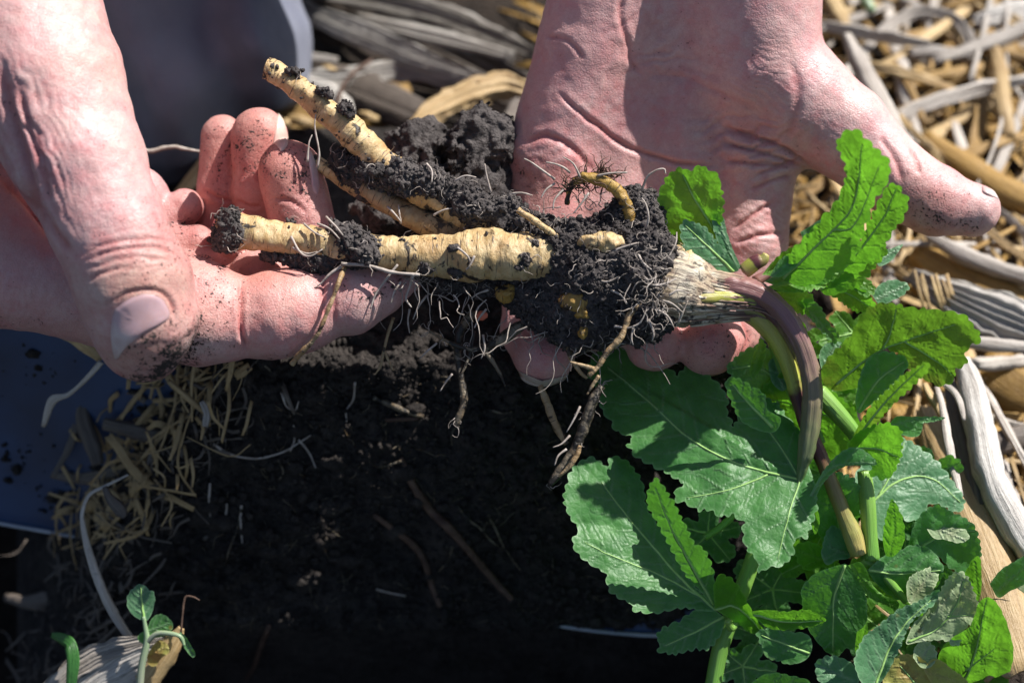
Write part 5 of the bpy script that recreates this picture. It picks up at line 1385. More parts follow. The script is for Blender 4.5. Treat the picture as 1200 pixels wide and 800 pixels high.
for i, ((cx_, cy_), r_, an, mt) in enumerate(deep):
    a = math.radians(an); o_ = []
    for k in range(30):
        t = k / 30 * 2 * math.pi; rr = r_ * 1.25 * (0.55 + 0.45 * abs(math.cos(2.5 * t)) ** 0.7) * (1 + 0.15 * math.cos(t + i)); 
        o_.append((cx_ + rr * math.cos(t + a), cy_ + rr * 0.8 * math.sin(t + a)))
    add_leaf(mt, dict(outline=o_, veins=[[(cx_, cy_), ((cx_ + o_[0][0]) / 2, (cy_ + o_[0][1]) / 2 + 1), o_[0]]] + [[(cx_, cy_), o_[k]] for k in (6, 12, 18, 24)], h0=-62 - (i % 4) * 12, tilt=(0.15 * math.sin(i * 2.1), 0.2 + 0.25 * math.cos(i)), pucker=3, teeth=(11, 3), sp=3.2, seed=80 + i, side=16, curl=4))
# ------------------------------------------------------------------ soil clod behind the taproots
c1 = Sdf()
c1.grp(20, 0, ells=[((562, 176, -125), (46, 52, 48)), ((498, 178, -150), (38, 36, 34)), ((590, 210, -160), (40, 60, 50)), ((545, 226, -112), (62, 36, 50)), ((470, 250, -140), (50, 30, 40))])
v, f = surface(lambda p: c1(p) + fbm(p, 34, 4, 91, 0.6) * 30 + (0.3 - np.abs(fbm(p, 9, 2, 92))) * 9, *c1.bounds(16), 2.2, pad=20)
obj('soil_clod', v, f, M['soil'], label='rough dark soil clod rising behind the two taproots', cat='soil clod')

# ------------------------------------------------------------------ trouser leg, kneeling, upper left
TL = Sdf()
TL.grp(60, 0, [(430, -900, -1100, 230), (330, -420, -820, 220), (170, 20, -560, 172)], [(170, 20, -560, 172), (60, 120, -640, 170), (-260, 420, -1100, 150)])
def cloth_fn(p):
    d = TL(p)
    x, y = p[:, 0], p[:, 1]
    fold = 9 * np.sin((x * 0.9 + y * 0.25) / 26 + 2.0 * fbm(p, 160, 2, 5)) + 6 * np.sin((x * 0.5 - y * 0.8) / 34 + 1.5 * fbm(p, 120, 2, 8))
    return d + fold * 2.6 + 12 * np.abs(fbm(p, 60, 2, 3))
lo, hi = TL.bounds(20)
v, f = surface(cloth_fn, lo, hi, 11, coarse=4, pad=16)
obj('trousers', v, f, M['cloth'], label='grey-blue trouser leg of the kneeling person, out of focus at upper left', cat='trousers')
SHADE_KNEE = Sdf()  # knee added out of view to keep the sun off the blade
SHADE_KNEE.grp(60, 0, [(60, -330, -330, 172), (430, -285, -190, 172), (600, -310, -200, 120)], [(60, -330, -330, 150), (40, -700, -700, 170)])
v, f = surface(lambda p: SHADE_KNEE(p) + 7 * np.sin((p[:, 0] * 0.6 - p[:, 1] * 0.6) / 24 + 2 * fbm(p, 120, 2, 5)), *SHADE_KNEE.bounds(20), 11, coarse=4, pad=12)
obj('trousers', v, f, M['cloth'], label='unseen trouser knee added above the top edge to shade the spade blade', cat='trousers')

# ------------------------------------------------------------------ blue spade blade under the earth
rim = smooth2([(-240, 570), (-120, 590), (0, 612), (90, 628), (210, 653), (440, 690), (580, 719), (700, 738), (800, 744), (900, 740)], 6)
def blade_f(x, t):
    x = np.asarray(x, float)
    u = np.clip(300 - x, 0, 400) / 300
    return -322 + t * 200 - 165 * t * sstep(200, 310, x) + 28 * (np.maximum(x - 300, 0) / 540) ** 2 - 30 * u
rows = []
for k, t in enumerate(np.linspace(0, 1, 22)):
    rows.append([(x, y - t * 330 + 60 * t * t * ((x - 300) / 500) ** 2, blade_f(x, t)) for x, y in rim])
R_ = np.array(rows); nr_, nc_ = R_.shape[:2]
V0 = Parr(R_.reshape(-1, 3)); V1 = V0 - np.array((0, 5, 8.0))
F_ = []
o_ = len(V0)
for i in range(nr_ - 1):
    for j in range(nc_ - 1):
        a = i * nc_ + j
        F_.append((a, a + 1, a + nc_ + 1, a + nc_)); F_.append((o_ + a, o_ + a + nc_, o_ + a + nc_ + 1, o_ + a + 1))
for j in range(nc_ - 1): F_.append((j, o_ + j, o_ + j + 1, j + 1))
for i in range(nr_ - 1):
    a = i * nc_; F_.append((a, a + nc_, o_ + a + nc_, o_ + a)); a += nc_ - 1; F_.append((a, o_ + a, o_ + a + nc_, a + nc_))
blade = obj('spade_blade', np.vstack([V0, V1]), F_, M['blade'], label='blue spade blade lying under the block of dark soil', cat='spade')
tube('cutting_edge', [(x, y + 1, float(blade_f(x, 0)) + 2, 2.6) for x, y in rim[::3]], 'steel', parent=blade, sides=8, seg=3, noise=1.2, nsc=10)
cr_ = []
for _ in range(240):
    c0_ = [(20, 540), (80, 590), (150, 560), (190, 480), (30, 430)][RNG.integers(0, 5)]
    cr_.append((c0_[0] + RNG.normal(0, 22), c0_[1] + RNG.normal(0, 14)))
cr_ = np.array(cr_)
def blade_h(x, y):
    yr = np.interp(x, rim[:, 0], rim[:, 1]); t = np.clip((yr - y) / 330, 0, 1)
    return blade_f(x, t)
pc = Parr(np.stack([cr_[:, 0], cr_[:, 1], blade_h(cr_[:, 0], cr_[:, 1]) + 2], 1))
crumbs('blade_crumbs', pc, np.exp(RNG.normal(0.5, 0.7, len(pc))), 'bank')

# ------------------------------------------------------------------ dry maize litter: pieces the photo singles out
def husk(name, pts, mat, label, cat, **kw):
    kw.setdefault('seed', abs(int(pts[0][0])) % 97)
    return strip(name, pts, mat, label=label, cat=cat, **kw)
gl = lambda pts: [(x, y, G(x, y, l), w) for x, y, l, w in pts]
husk('dry_husk', gl([(230, -40, 150, 14), (300, -8, 150, 20), (370, 18, 160, 17), (440, 48, 160, 20), (500, 72, 165, 17), (560, 92, 160, 8)]), 'strawp', 'pale ridged husk running down from the top edge between the hands', 'husk', curl=0.35, ridges=7, ridge=5, n=22, ragged=8)
husk('dry_husk', gl([(330, -20, 120, 16), (430, -4, 130, 22), (510, 14, 140, 20), (580, 42, 140, 15), (625, 62, 140, 9)]), 'strawp', 'grey-white husk along the top edge, ending behind the open palm', 'husk', curl=0.35, ridges=8, ridge=5, n=22, ragged=8)
husk('dry_husk', gl([(420, 22, 150, 10), (480, 36, 156, 14), (540, 50, 160, 13), (600, 66, 160, 8)]), 'strawp', 'narrow middle husk between the two paler ones at the top', 'husk', curl=0.4, ridges=4, ridge=3.5, n=14, ragged=5)
husk('dry_husk', gl([(470, 66, 150, 8), (520, 84, 155, 12), (570, 96, 155, 9), (606, 100, 150, 4)]), 'strawp', 'short husk sliver lying just above the rolled tan husk', 'husk', curl=0.4, ridges=4, ridge=3.5, n=14, ragged=5)
husk('rolled_husk', gl([(478, 150, 240, 5), (500, 134, 250, 14), (530, 118, 250, 19), (562, 106, 250, 22), (592, 100, 240, 21), (612, 104, 230, 16)]), 'straw', 'rolled tan husk resting on the dark soil clod', 'husk', curl=.8, ridges=5, ridge=3, n=18, ragged=8, edgeamp=.4)
husk('dry_husk', gl([(302, 40, 200, 7), (296, 80, 200, 8), (276, 130, 200, 9), (240, 190, 200, 10), (196, 245, 200, 9)]), 'straw', 'cream husk edge running along the trouser leg to the curled fingers', 'husk', curl=0.5, ridges=2, ridge=1)
husk('dry_husk', gl([(296, 38, 150, 6), (318, 56, 150, 11), (350, 64, 150, 8), (396, 70, 150, 4)]), 'strawp', 'small bright husk flake above the tip of the upper taproot', 'husk', curl=0.5, ridges=3, ridge=1)
husk('dry_husk', gl([(300, 160, 60, 40), (350, 140, 60, 60), (410, 120, 70, 56), (480, 100, 70, 44)]), 'strawb', 'wide brown shaded husk behind the upper taproot', 'husk', curl=0.6, ridges=4, ridge=3, n=14)
husk('dry_husk', gl([(350, 90, 110, 16), (400, 100, 110, 34), (450, 120, 110, 34), (500, 140, 100, 20)]), 'strawd', 'dull grey-brown husk sheet below the pale ridged ones', 'husk', curl=0.5, ridges=6, ridge=2, n=14)
husk('dry_husk', gl([(356, 96, 170, 10), (384, 106, 170, 14), (404, 124, 170, 12), (410, 138, 170, 5)]), 'strawp', 'light flake of husk just right of the upper taproot', 'husk', curl=0.5, ridges=3, ridge=1)
tube('bent_stem', [(x, y, G(x, y, l), r) for x, y, l, r in [(392, 140, 160, 3), (398, 110, 180, 3.4), (412, 88, 190, 3.6), (436, 70, 180, 3)]], 'brownroot', label='thin dark stem bent like a hook behind the upper taproot', cat='stem')
tube('dead_twig', [(x, y, G(x, y, l), r) for x, y, l, r in [(344, -20, 160, 6), (350, 30, 190, 6), (356, 84, 190, 5)]], 'brownroot', noise=1, label='short upright brown stem at the top, between trouser leg and husks', cat='stem')
tube('pale_thread', [(150, 171, -190, 2), (175, 177, -190, 3), (200, 172, -190, 3.2), (218, 175, -190, 2.6), (236, 178, -190, 1.4)], 'hair', noise=2, nsc=6, sides=8, label='fuzzy white rootlet stretched across in front of the trouser leg', cat='rootlet')
for i, (x, y, r) in enumerate([(328, 142, 14), (352, 141, 16), (326, 118, 10), (432, 136, 12), (386, 80, 9)]):
    strip('husk_chip', [(x - r, y - 3, G(x, y, 130), r * .5), (x, y, G(x, y, 140), r * .6), (x + r, y + 4, G(x, y, 130), r * .4)], 'straw', curl=0.8, seed=i,
          label=['small tan chip nearest the tip of the ring finger', 'tan chip touching the underside of the upper taproot', 'tiny tan chip left of the upper taproot, highest of three', 'tan chip right of the upper taproot above the soil clod', 'tiny tan chip above the middle of the upper taproot'][i], cat='husk chip', group='tan chips behind the upper taproot')

husk('split_stalk', gl([(995, 38, 330, 7), (1010, 62, 340, 13), (1028, 96, 345, 15), (1046, 130, 345, 13), (1060, 158, 340, 10), (1068, 166, 335, 7)]), 'strawg', 'grey split stalk poking up behind the thumb at upper right', 'stalk', curl=1.1, ridges=3, ridge=1.5, n=12, roll=(0.5, 0.3), th=3)
husk('dry_stalk', gl([(1082, 158, 120, 14), (1130, 190, 120, 22), (1180, 222, 120, 24), (1260, 262, 120, 24)]), 'strawb', 'brown stalk running down to the right edge beyond the thumb tip', 'stalk', curl=1.2, ridges=3, ridge=1, n=12, th=5)
husk('dry_stalk', gl([(1086, 272, 150, 7), (1120, 292, 160, 12), (1160, 310, 160, 13), (1210, 326, 160, 12), (1270, 345, 150, 12)]), 'strawg', 'long pale stalk starting under the thumb and leaving at the right edge', 'stalk', curl=1.1, ridges=3, ridge=1, n=12, th=4)
husk('dry_husk', gl([(1070, 292, 110, 20), (1120, 322, 120, 34), (1180, 352, 120, 36), (1260, 382, 110, 34)]), 'strawb', 'broad brown husk under the thumb at the right edge', 'husk', curl=0.7, ridges=4, ridge=2, n=14)
husk('dry_husk', gl([(1070, 322, 170, 12), (1110, 344, 190, 24), (1160, 368, 190, 34), (1230, 396, 180, 36)]), 'strawp', 'papery pale husk above the broad backlit leaf', 'husk', curl=0.3, ridges=6, ridge=4, n=22, ragged=8)
husk('dry_stalk', gl([(1112, 398, 170, 7), (1150, 402, 175, 9), (1190, 406, 175, 9), (1260, 410, 170, 9)]), 'strawg', 'thin straight stalk lying level below the papery husk', 'stalk', curl=1.2, ridges=2, ridge=.6, th=3)
husk('broken_stalk', gl([(1128, 418, 240, 11), (1142, 450, 235, 17), (1154, 500, 225, 18), (1168, 560, 210, 19), (1192, 610, 190, 20), (1235, 680, 170, 20)]), 'strawp', 'grey-white broken stalk sloping down the right edge', 'stalk', curl=1.3, ridges=4, ridge=1.4, n=14, th=5, seed=3)
husk('broken_stalk', gl([(1084, 478, 150, 12), (1104, 520, 165, 24), (1128, 570, 170, 34), (1152, 630, 165, 40), (1176, 700, 150, 44), (1200, 780, 130, 44)]), 'straw', 'thick tan broken stalk with ragged top beside the blue-green leaf', 'stalk', curl=1.3, ridges=4, ridge=2, n=16, th=7, seed=5, ragged=6)
husk('stalk_splinter', gl([(1098, 452, 230, 3), (1106, 480, 235, 5), (1112, 515, 235, 5), (1118, 548, 225, 5), (1126, 580, 215, 3)]), 'strawg', 'long white splinter hanging from the broken grey stalk', 'splinter', curl=0.6, ridges=2, ridge=.8, n=6)
husk('stalk_splinter', gl([(1104, 448, 235, 3), (1118, 458, 240, 4), (1126, 472, 240, 4), (1130, 492, 230, 2)]), 'strawg', 'short bent splinter at the top of the broken grey stalk', 'splinter', curl=0.6, ridges=2, ridge=.8, n=6)
husk('stalk_splinter', gl([(1084, 448, 225, 3), (1090, 462, 225, 5), (1100, 478, 215, 5), (1110, 498, 205, 3)]), 'straw', 'stubby tan splinter just under the broad backlit leaf', 'splinter', curl=0.6, ridges=2, ridge=.8, n=6)
husk('stalk_sliver', gl([(1112, 440, 190, 6), (1124, 480, 190, 14), (1140, 540, 180, 14), (1152, 590, 170, 6)]), 'strawd', 'slate-grey inner side of the split stalk beside the thick tan one', 'stalk', curl=0.7, ridges=6, ridge=1.5, n=12, seed=6)
husk('dry_husk', gl([(1050, 470, 60, 26), (1080, 520, 60, 34), (1100, 600, 60, 34), (1110, 660, 50, 30)]), 'strawb', 'golden brown husk deep behind the thick tan broken stalk', 'husk', curl=0.8, ridges=3, ridge=2, n=12)
husk('dry_husk', gl([(1150, 420, 70, 40), (1190, 450, 70, 50), (1240, 480, 70, 50)]), 'strawb', 'dark brown husk in the shade at the right edge', 'husk', curl=0.8, ridges=3, ridge=2, n=12)
husk('dry_husk', gl([(1150, 528, 90, 10), (1180, 518, 100, 16), (1220, 508, 100, 18)]), 'strawd', 'dull husk scrap at the right edge beside the grey stalk', 'husk', curl=0.8, ridges=3, ridge=1)
husk('dry_husk', gl([(1140, 24, 110, 8), (1165, 20, 120, 17), (1195, 14, 120, 20), (1240, 6, 110, 16)]), 'strawp', 'bright white husk scrap in the top right corner', 'husk', curl=0.4, ridges=2, ridge=1)
husk('dry_husk', gl([(968, -30, 150, 12), (978, 0, 150, 14), (990, 24, 150, 10), (996, 34, 140, 4)]), 'straw', 'cream husk tip at the top edge right of the wrist', 'husk', curl=0.7, ridges=2, ridge=1)
husk('curved_husk', gl([(1000, 80, 90, 6), (1030, 40, 110, 9), (1075, 14, 120, 11), (1120, 24, 110, 11), (1140, 56, 100, 8)]), 'strawg', 'arched grey husk near the top right corner', 'husk', curl=0.3, ridges=4, ridge=2.5, n=14, ragged=6, roll=(.6, -.5), edgeamp=.4)
husk('dry_stalk', gl([(1130, 34, 90, 6), (1150, 52, 95, 8), (1180, 62, 95, 9), (1240, 76, 90, 9)]), 'strawb', 'ochre stalk below the white scrap in the top right corner', 'stalk', curl=1.1, ridges=2, ridge=1)
husk('dry_stalk', gl([(1050, 108, 80, 8), (1090, 90, 90, 11), (1130, 84, 90, 11), (1170, 74, 80, 9)]), 'strawb', 'brown stalk crossing behind the tip of the grey split stalk', 'stalk', curl=1.1, ridges=2, ridge=1)
husk('dry_husk', gl([(1066, 62, 110, 8), (1100, 60, 120, 10), (1140, 66, 110, 8)]), 'strawg', 'grey-tan husk scrap under the arched grey husk', 'husk', curl=0.7, ridges=2, ridge=1)
tube('green_shoot', [(x, y, G(x, y, l), r) for x, y, l, r in [(1006, -16, 120, 9), (1014, 0, 130, 10), (1022, 14, 120, 8)]], 'seed', sides=10, label='blurred small green shoot at the top edge in the straw', cat='seedling')

husk('dry_husk', gl([(300, -30, 60, 40), (400, 10, 70, 62), (500, 60, 70, 60), (620, 120, 60, 40)]), 'strawd', 'broad shaded husk sheet beneath the pale ridged husks', 'husk', curl=.3, ridges=9, ridge=5, n=26, ragged=8)  # dark sheet laid in for the shaded gaps among the husks
husk('dry_husk', gl([(250, 60, 130, 6), (330, 88, 130, 12), (400, 92, 125, 16), (470, 84, 125, 14), (530, 100, 120, 6)]), 'strawp', 'long crumpled husk crossing behind the upper taproot', 'husk', curl=.3, ridges=6, ridge=4, n=18, ragged=6, edgeamp=.5)
husk('dry_husk', gl([(560, 190, 80, 14), (600, 150, 90, 22), (620, 110, 90, 20)]), 'strawd', 'dark husk fold between the soil clod and the open palm', 'husk', curl=.5, ridges=5, ridge=3, n=14)  # dark piece stands in for the shade beside the clod
# random litter on the open ground: countable scraps in two groups, then an uncountable mass of bits
def rnd_piece(x, y, ln_, wd, lift, ang):
    pts = []; a = ang; px_, py_ = x - math.cos(ang) * ln_ / 2, y - math.sin(ang) * ln_ / 2
    bend = RNG.normal(0, 0.09)
    for k in range(5):
        t = k / 4
        l = lift + RNG.normal(0, 6) + 14 * math.sin(t * math.pi)
        pts.append((px_, py_, G(px_, py_, max(l, 6)), wd * (0.8 + 0.3 * math.sin(t * math.pi))))
        a += bend; px_ += math.cos(a) * ln_ / 4; py_ += math.sin(a) * ln_ / 4
    return pts
def free_right(x, y):
    if x < 925: return False
    return True
SEEN_ = {}
def scrap_label(mt, ln_, wd, x, y):
    c = {'straw': 'tan', 'strawg': 'grey', 'strawb': 'brown', 'strawd': 'dark'}[mt]
    row = 'along the top edge' if y < 30 else 'behind the thumb joint' if y < 100 else 'above the thumb tip' if y < 180 else 'level with the thumb tip' if y < 260 else 'just below the thumb' if y < 330 else 'above the broken stalks' if y < 420 else 'around the broken stalks'
    clm = 'near the wrist' if x < 990 else 'near the split stalk' if x < 1070 else 'left of the right edge' if x < 1145 else 'at the right edge'
    base_ = '%s %s %s straw scrap %s, %s' % ('long' if ln_ > 150 else 'short', 'broad' if wd > 6.5 else 'narrow', c, row, clm)
    return base_
k = 0
while k < 105:
    x = RNG.uniform(925, 1215); y = RNG.uniform(-20, 420) if RNG.random() < .85 else RNG.uniform(420, 700)
    if y < 420 and x < 925 + 0.3 * y: continue
    if y > 300 and x < 1080: continue
    far = y < 170
    wd = RNG.uniform(4, 16) if far else RNG.uniform(3, 15)
    mt = RNG.choice(['straw', 'strawg', 'strawb', 'straw', 'straw', 'strawg'])
    ln__ = RNG.uniform(80, 240); wd *= .75
    lb_ = scrap_label(mt, ln__, wd, x, y)
    if lb_ in SEEN_: continue
    SEEN_[lb_] = 1
    strip('straw_scrap', rnd_piece(x, y, ln__, wd, RNG.uniform(10, 120), RNG.normal(0.35, 0.7)), mt, roll=(RNG.uniform(-.8, .8), RNG.uniform(-.8, .8)), curl=RNG.uniform(.05, .8), ridges=4, ridge=1.8, n=9, seg=4, th=2, seed=k, ragged=4, edgeamp=.35,
          label=lb_, cat='straw', group='maize scraps ' + ('behind the thumb' if far else 'right of the leaves'))
    k += 1
bits = Join()
for i in range(1500):
    x = RNG.uniform(-150, 1350); y = RNG.uniform(-150, 760)
    if 230 < x < 980 and y > 300: continue
    if x < 240 and y > 330: continue
    if 270 < x < 650 and y > -60: continue
    ln_ = RNG.uniform(20, 130)
    bits.add(*strip_data(rnd_piece(x, y, ln_, RNG.uniform(.7, 3.2), RNG.uniform(6, 80), RNG.normal(.4, 1.0)), curl=0.25, roll=(RNG.uniform(-1, 1), RNG.uniform(-1, 1)), ridges=2, ridge=.8, n=5, seg=2, th=1, seed=i, ragged=3, edgeamp=.4))
bits.obj('straw_litter', 'straw', kind='stuff')
bits = Join()
for i in range(1700):
    x = RNG.uniform(-150, 1350); y = RNG.uniform(-150, 760)
    if 230 < x < 980 and y > 300: continue
    if x < 240 and y > 330: continue
    if 270 < x < 650 and y > -60: continue
    bits.add(*strip_data(rnd_piece(x, y, RNG.uniform(50, 200), RNG.uniform(1.5, 6.5), RNG.uniform(4, 36), RNG.normal(.5, .9)), curl=0.25, roll=(RNG.uniform(-1, 1), RNG.uniform(-1, 1)), ridges=2, ridge=.8, n=5, seg=2, th=1, seed=i, ragged=3, edgeamp=.4))
bits.obj('brown_litter', 'strawb', kind='stuff')
# frayed pale fibres between the backlit leaf and the papery husk
fr = empty('frayed_husk', (1095, 372, -300), 'frayed end of a husk with thin upright fibres just above the broad backlit leaf', 'husk')
for i in range(9):
    x = 1072 + i * 5 + RNG.normal(0, 2)
    strip('fibre', [(x, 322 + RNG.normal(0, 5), -300, 1.5), (x + 6, 345, -292, 2.4), (x + 14 + RNG.normal(0, 3), 372, -300, 1.4)], 'straw', parent=fr, curl=.4, n=4, seg=3, th=1, seed=i)

# ------------------------------------------------------------------ left side: litter on the blade and the bank's left slope
BL = [
    ('husk_strip', [(48, 380, -150, 6), (78, 392, -140, 9), (100, 402, -132, 12), (120, 420, -130, 7)], 'straw', 'golden husk sticking out under the hand beside the thumb tip', 'husk'),
    ('dry_root', [(118, 424, -120, 4), (102, 442, -130, 3), (80, 462, -150, 3), (60, 470, -160, 6), (50, 500, -180, 3)], 'strawg', 'twisted pale root scrap dangling below the thumb nail', 'root scrap'),
    ('husk_strip', [(98, 466, -250, 6), (96, 490, -245, 10), (106, 520, -240, 11), (114, 545, -240, 8)], 'strawd', 'upright grey curled husk on the blue blade', 'husk'),
    ('husk_strip', [(120, 496, -230, 8), (160, 506, -220, 11), (205, 516, -215, 10)], 'strawd', 'level dull stalk on the slope left of the dark soil', 'stalk'),
    ('husk_strip', [(128, 470, -240, 4), (150, 458, -225, 5), (170, 470, -215, 4)], 'strawd', 'short crooked scrap above the level dull stalk', 'husk'),
    ('husk_strip', [(60, 556, -300, 5), (100, 560, -290, 9), (150, 548, -270, 9), (190, 545, -255, 6)], 'strawd', 'dark leaf scrap lying on the blue blade near the hooked stem', 'husk'),
    ('husk_strip', [(205, 500, -185, 6), (214, 530, -185, 8), (204, 560, -190, 8), (190, 588, -200, 6)], 'strawd', 'grey straw blade leaning against the dark soil at left', 'straw'),
    ('husk_strip', [(112, 618, -290, 10), (140, 608, -270, 17), (180, 592, -250, 15), (205, 578, -235, 6)], 'strawd', 'flared grey husk end behind the hooked dry stem', 'husk'),
    ('husk_strip', [(88, 430, -260, 4), (92, 470, -262, 6), (82, 520, -262, 5), (60, 560, -262, 3)], 'strawd', 'thin dark curved leaf across the blue blade', 'leaf scrap'),
    ('husk_strip', [(196, 446, -150, 3), (215, 462, -140, 4), (240, 484, -135, 3)], 'straw', 'short tan straw just below the thumb tip', 'straw'),
    ('husk_strip', [(236, 470, -130, 3), (242, 484, -128, 5), (240, 500, -128, 4)], 'strawg', 'small pale stub on the upper left of the dark soil', 'straw'),
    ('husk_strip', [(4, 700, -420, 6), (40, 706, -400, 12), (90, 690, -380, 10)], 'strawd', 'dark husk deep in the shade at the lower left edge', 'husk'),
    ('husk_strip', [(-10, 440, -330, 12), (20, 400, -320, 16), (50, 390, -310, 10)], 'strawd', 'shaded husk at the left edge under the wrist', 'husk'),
]
for i, (nm, pts, mt, lb, ct) in enumerate(BL):
    strip(nm, pts, mt, curl=.8, ridges=3, ridge=1, n=9, seg=6, seed=i + 40, label=lb, cat=ct)
sj = Join()
for i in range(330):
    y = RNG.uniform(430, 800); x = bank_left(y) + RNG.normal(14, 42)
    if x < 0: continue
    h = on_bank(x, y, RNG.uniform(2, 16)) if x > 24 and y < 800 else -420
    a = RNG.normal(2.1, .75); ln_ = np.exp(RNG.normal(3.2, .6)); w = np.exp(RNG.normal(0.1, .55))
    sj.add(*strip_data([(x - math.cos(a) * ln_ / 2, y - math.sin(a) * ln_ / 2, h + RNG.normal(0, 7), w), (x + RNG.normal(0, .13) * ln_, y + RNG.normal(0, .13) * ln_, h + 3, w), (x + math.cos(a) * ln_ / 2, y + math.sin(a) * ln_ / 2, h + RNG.normal(0, 7), w * .6)], curl=.6, ridges=1, ridge=.2, n=4, seg=3, th=1, seed=i))
sj.obj('fine_straw', 'strawd', kind='stuff')
sj = Join()
for i in range(190):
    y = RNG.uniform(425, 640); x = bank_left(y) + RNG.normal(-8, 34)
    if x < 60: continue
    h = on_bank(x, y, RNG.uniform(6, 26)); h = max(h, float(blade_h(x, y)) + 6)
    a = RNG.normal(2.0, .8); ln_ = np.exp(RNG.normal(3.5, .5)); w = np.exp(RNG.normal(0.7, .6))
    sj.add(*strip_data([(x - math.cos(a) * ln_ / 2, y - math.sin(a) * ln_ / 2, h + RNG.normal(0, 7), w), (x + RNG.normal(0, .12) * ln_, y + RNG.normal(0, .12) * ln_, h + 5, w), (x + math.cos(a) * ln_ / 2, y + math.sin(a) * ln_ / 2, h + RNG.normal(0, 7), w * .6)], curl=.3, ridges=2, ridge=.6, n=5, seg=4, th=1, seed=i, ragged=2, edgeamp=.4))
sj.obj('slope_straw', 'straw', kind='stuff')
# hooked dry stem
strip('hooked_stem', [(150, 556, -150, 1.2), (138, 562, -148, 1.5), (122, 570, -146, 2.2), (104, 580, -146, 2.4), (96, 600, -146, 2.6), (97, 618, -146, 3.4), (104, 650, -146, 4.6), (118, 690, -144, 6), (134, 722, -142, 5.5), (154, 752, -142, 5)], 'strawg',
      curl=.9, ridges=2, ridge=1, n=8, seg=8, label='dry bleached stem bent over like a hook at lower left', cat='stem', seed=2)
strip('drooping_tip', [(122, 570, -144, 3), (128, 584, -140, 6), (140, 598, -138, 8), (146, 606, -138, 3)], 'strawd', curl=.7, ridges=3, ridge=1, n=7, label='withered tip drooping from the hooked dry stem', cat='stem', seed=9)
# dry husk at the bottom left
for k_, (dx_, dy_, w_, m_, lb_) in enumerate([(-14, -16, 13, 'strawg', 'upper grey strip of the torn husk at the bottom left'), (4, 2, 12, 'strawp', 'pale middle strip of the torn husk at the bottom left'), (22, 22, 14, 'strawg', 'lower streaky strip of the torn husk below the seedling')]):
    strip('torn_husk', [(58 + dx_, 842 + dy_, -132, w_), (104 + dx_, 798 + dy_, -126 - 3 * k_, w_ * 1.2), (150 + dx_ * .9, 772 + dy_ * .8, -124, w_), (196 + dx_ * .3, 752 + dy_ * .3, -122, w_ * .35)], m_, curl=.35, ridges=6, ridge=2.6, n=16, seg=9, ragged=5, edgeamp=.3, label=lb_, cat='husk', seed=4 + k_)
strip('torn_husk', [(168, 802, -120, 16), (186, 776, -116, 16), (202, 752, -114, 12), (212, 735, -114, 4)], 'straw', curl=.8, ridges=4, ridge=1.5, n=12, seg=8, label='rolled brown husk piece right of the seedling stalk', cat='husk', seed=5)
# seedling
seedling = empty('seedling', (165, 820, -100), 'small green seedling with scalloped leaves at the bottom left', 'seedling')
tube('stem', [(163, 815, -100, 5), (166, 780, -98, 4.6), (172, 752, -96, 4.2), (171, 738, -95, 3), (168, 722, -94, 2)], 'seed', parent=seedling, sides=12, seg=6)
tube('leaf_stalk', [(172, 752, -96, 3.6), (184, 742, -92, 3.2), (200, 742, -90, 3), (212, 746, -90, 2.4), (216, 756, -90, 1.6)], 'seed', parent=seedling, sides=10, seg=6)
leaf('leafg', [dict(outline=[(168, 727), (158, 722), (150, 712), (149, 700), (153, 692), (160, 686), (166, 684), (174, 690), (181, 695), (181, 706), (178, 718), (173, 726)], veins=[[(170, 728), (166, 705), (165, 688)]], h0=-94, tilt=(0.05, 0.0), pucker=1.6, teeth=(9, 2), sp=1.9, seed=101, side=9)], seedling)
leaf('leaf', [dict(outline=[(172, 738), (164, 742), (161, 748), (168, 754), (180, 748), (194, 744), (203, 734), (198, 724), (188, 719), (178, 724)], veins=[[(172, 740), (198, 730)]], h0=-98, tilt=(0.05, 0.1), pucker=1.4, teeth=(8, 1.6), sp=1.9, seed=102, side=9)], seedling)
leaf('leaf', [dict(outline=[(212, 740), (218, 746), (224, 756), (229, 766), (226, 770), (220, 764), (212, 752), (208, 744)], veins=[[(211, 741), (226, 768)]], h0=-90, tilt=(0.05, 0.1), fold=(.4, .4), pucker=1, teeth=(8, .6), sp=1.9, seed=103, side=9)], seedling)
leaf('leafd', [dict(outline=[(172, 768), (178, 758), (186, 750), (196, 754), (198, 764), (190, 770), (182, 780), (174, 778)], veins=[[(174, 772), (194, 756)]], h0=-106, tilt=(0.0, 0.0), pucker=1, teeth=(8, .6), sp=2.1, seed=104, side=9)], seedling)
tube('dry_sprig', [(212, 742, -104, 1.4), (214, 718, -104, 1.3), (217, 700, -104, 1.6), (226, 699, -102, 1.2), (234, 703, -102, .8)], 'brownroot', sides=6, label='thin dry sprig rising right of the seedling', cat='sprig')
strip('grass_blade', [(60, 744, -130, 4), (72, 748, -118, 7), (82, 756, -108, 8), (85, 776, -104, 7.5), (82, 815, -106, 7)], 'grass', curl=.4, ridges=3, ridge=.4, n=7, seg=8, th=.8, label='bent green grass blade in the bottom left corner', cat='grass blade')

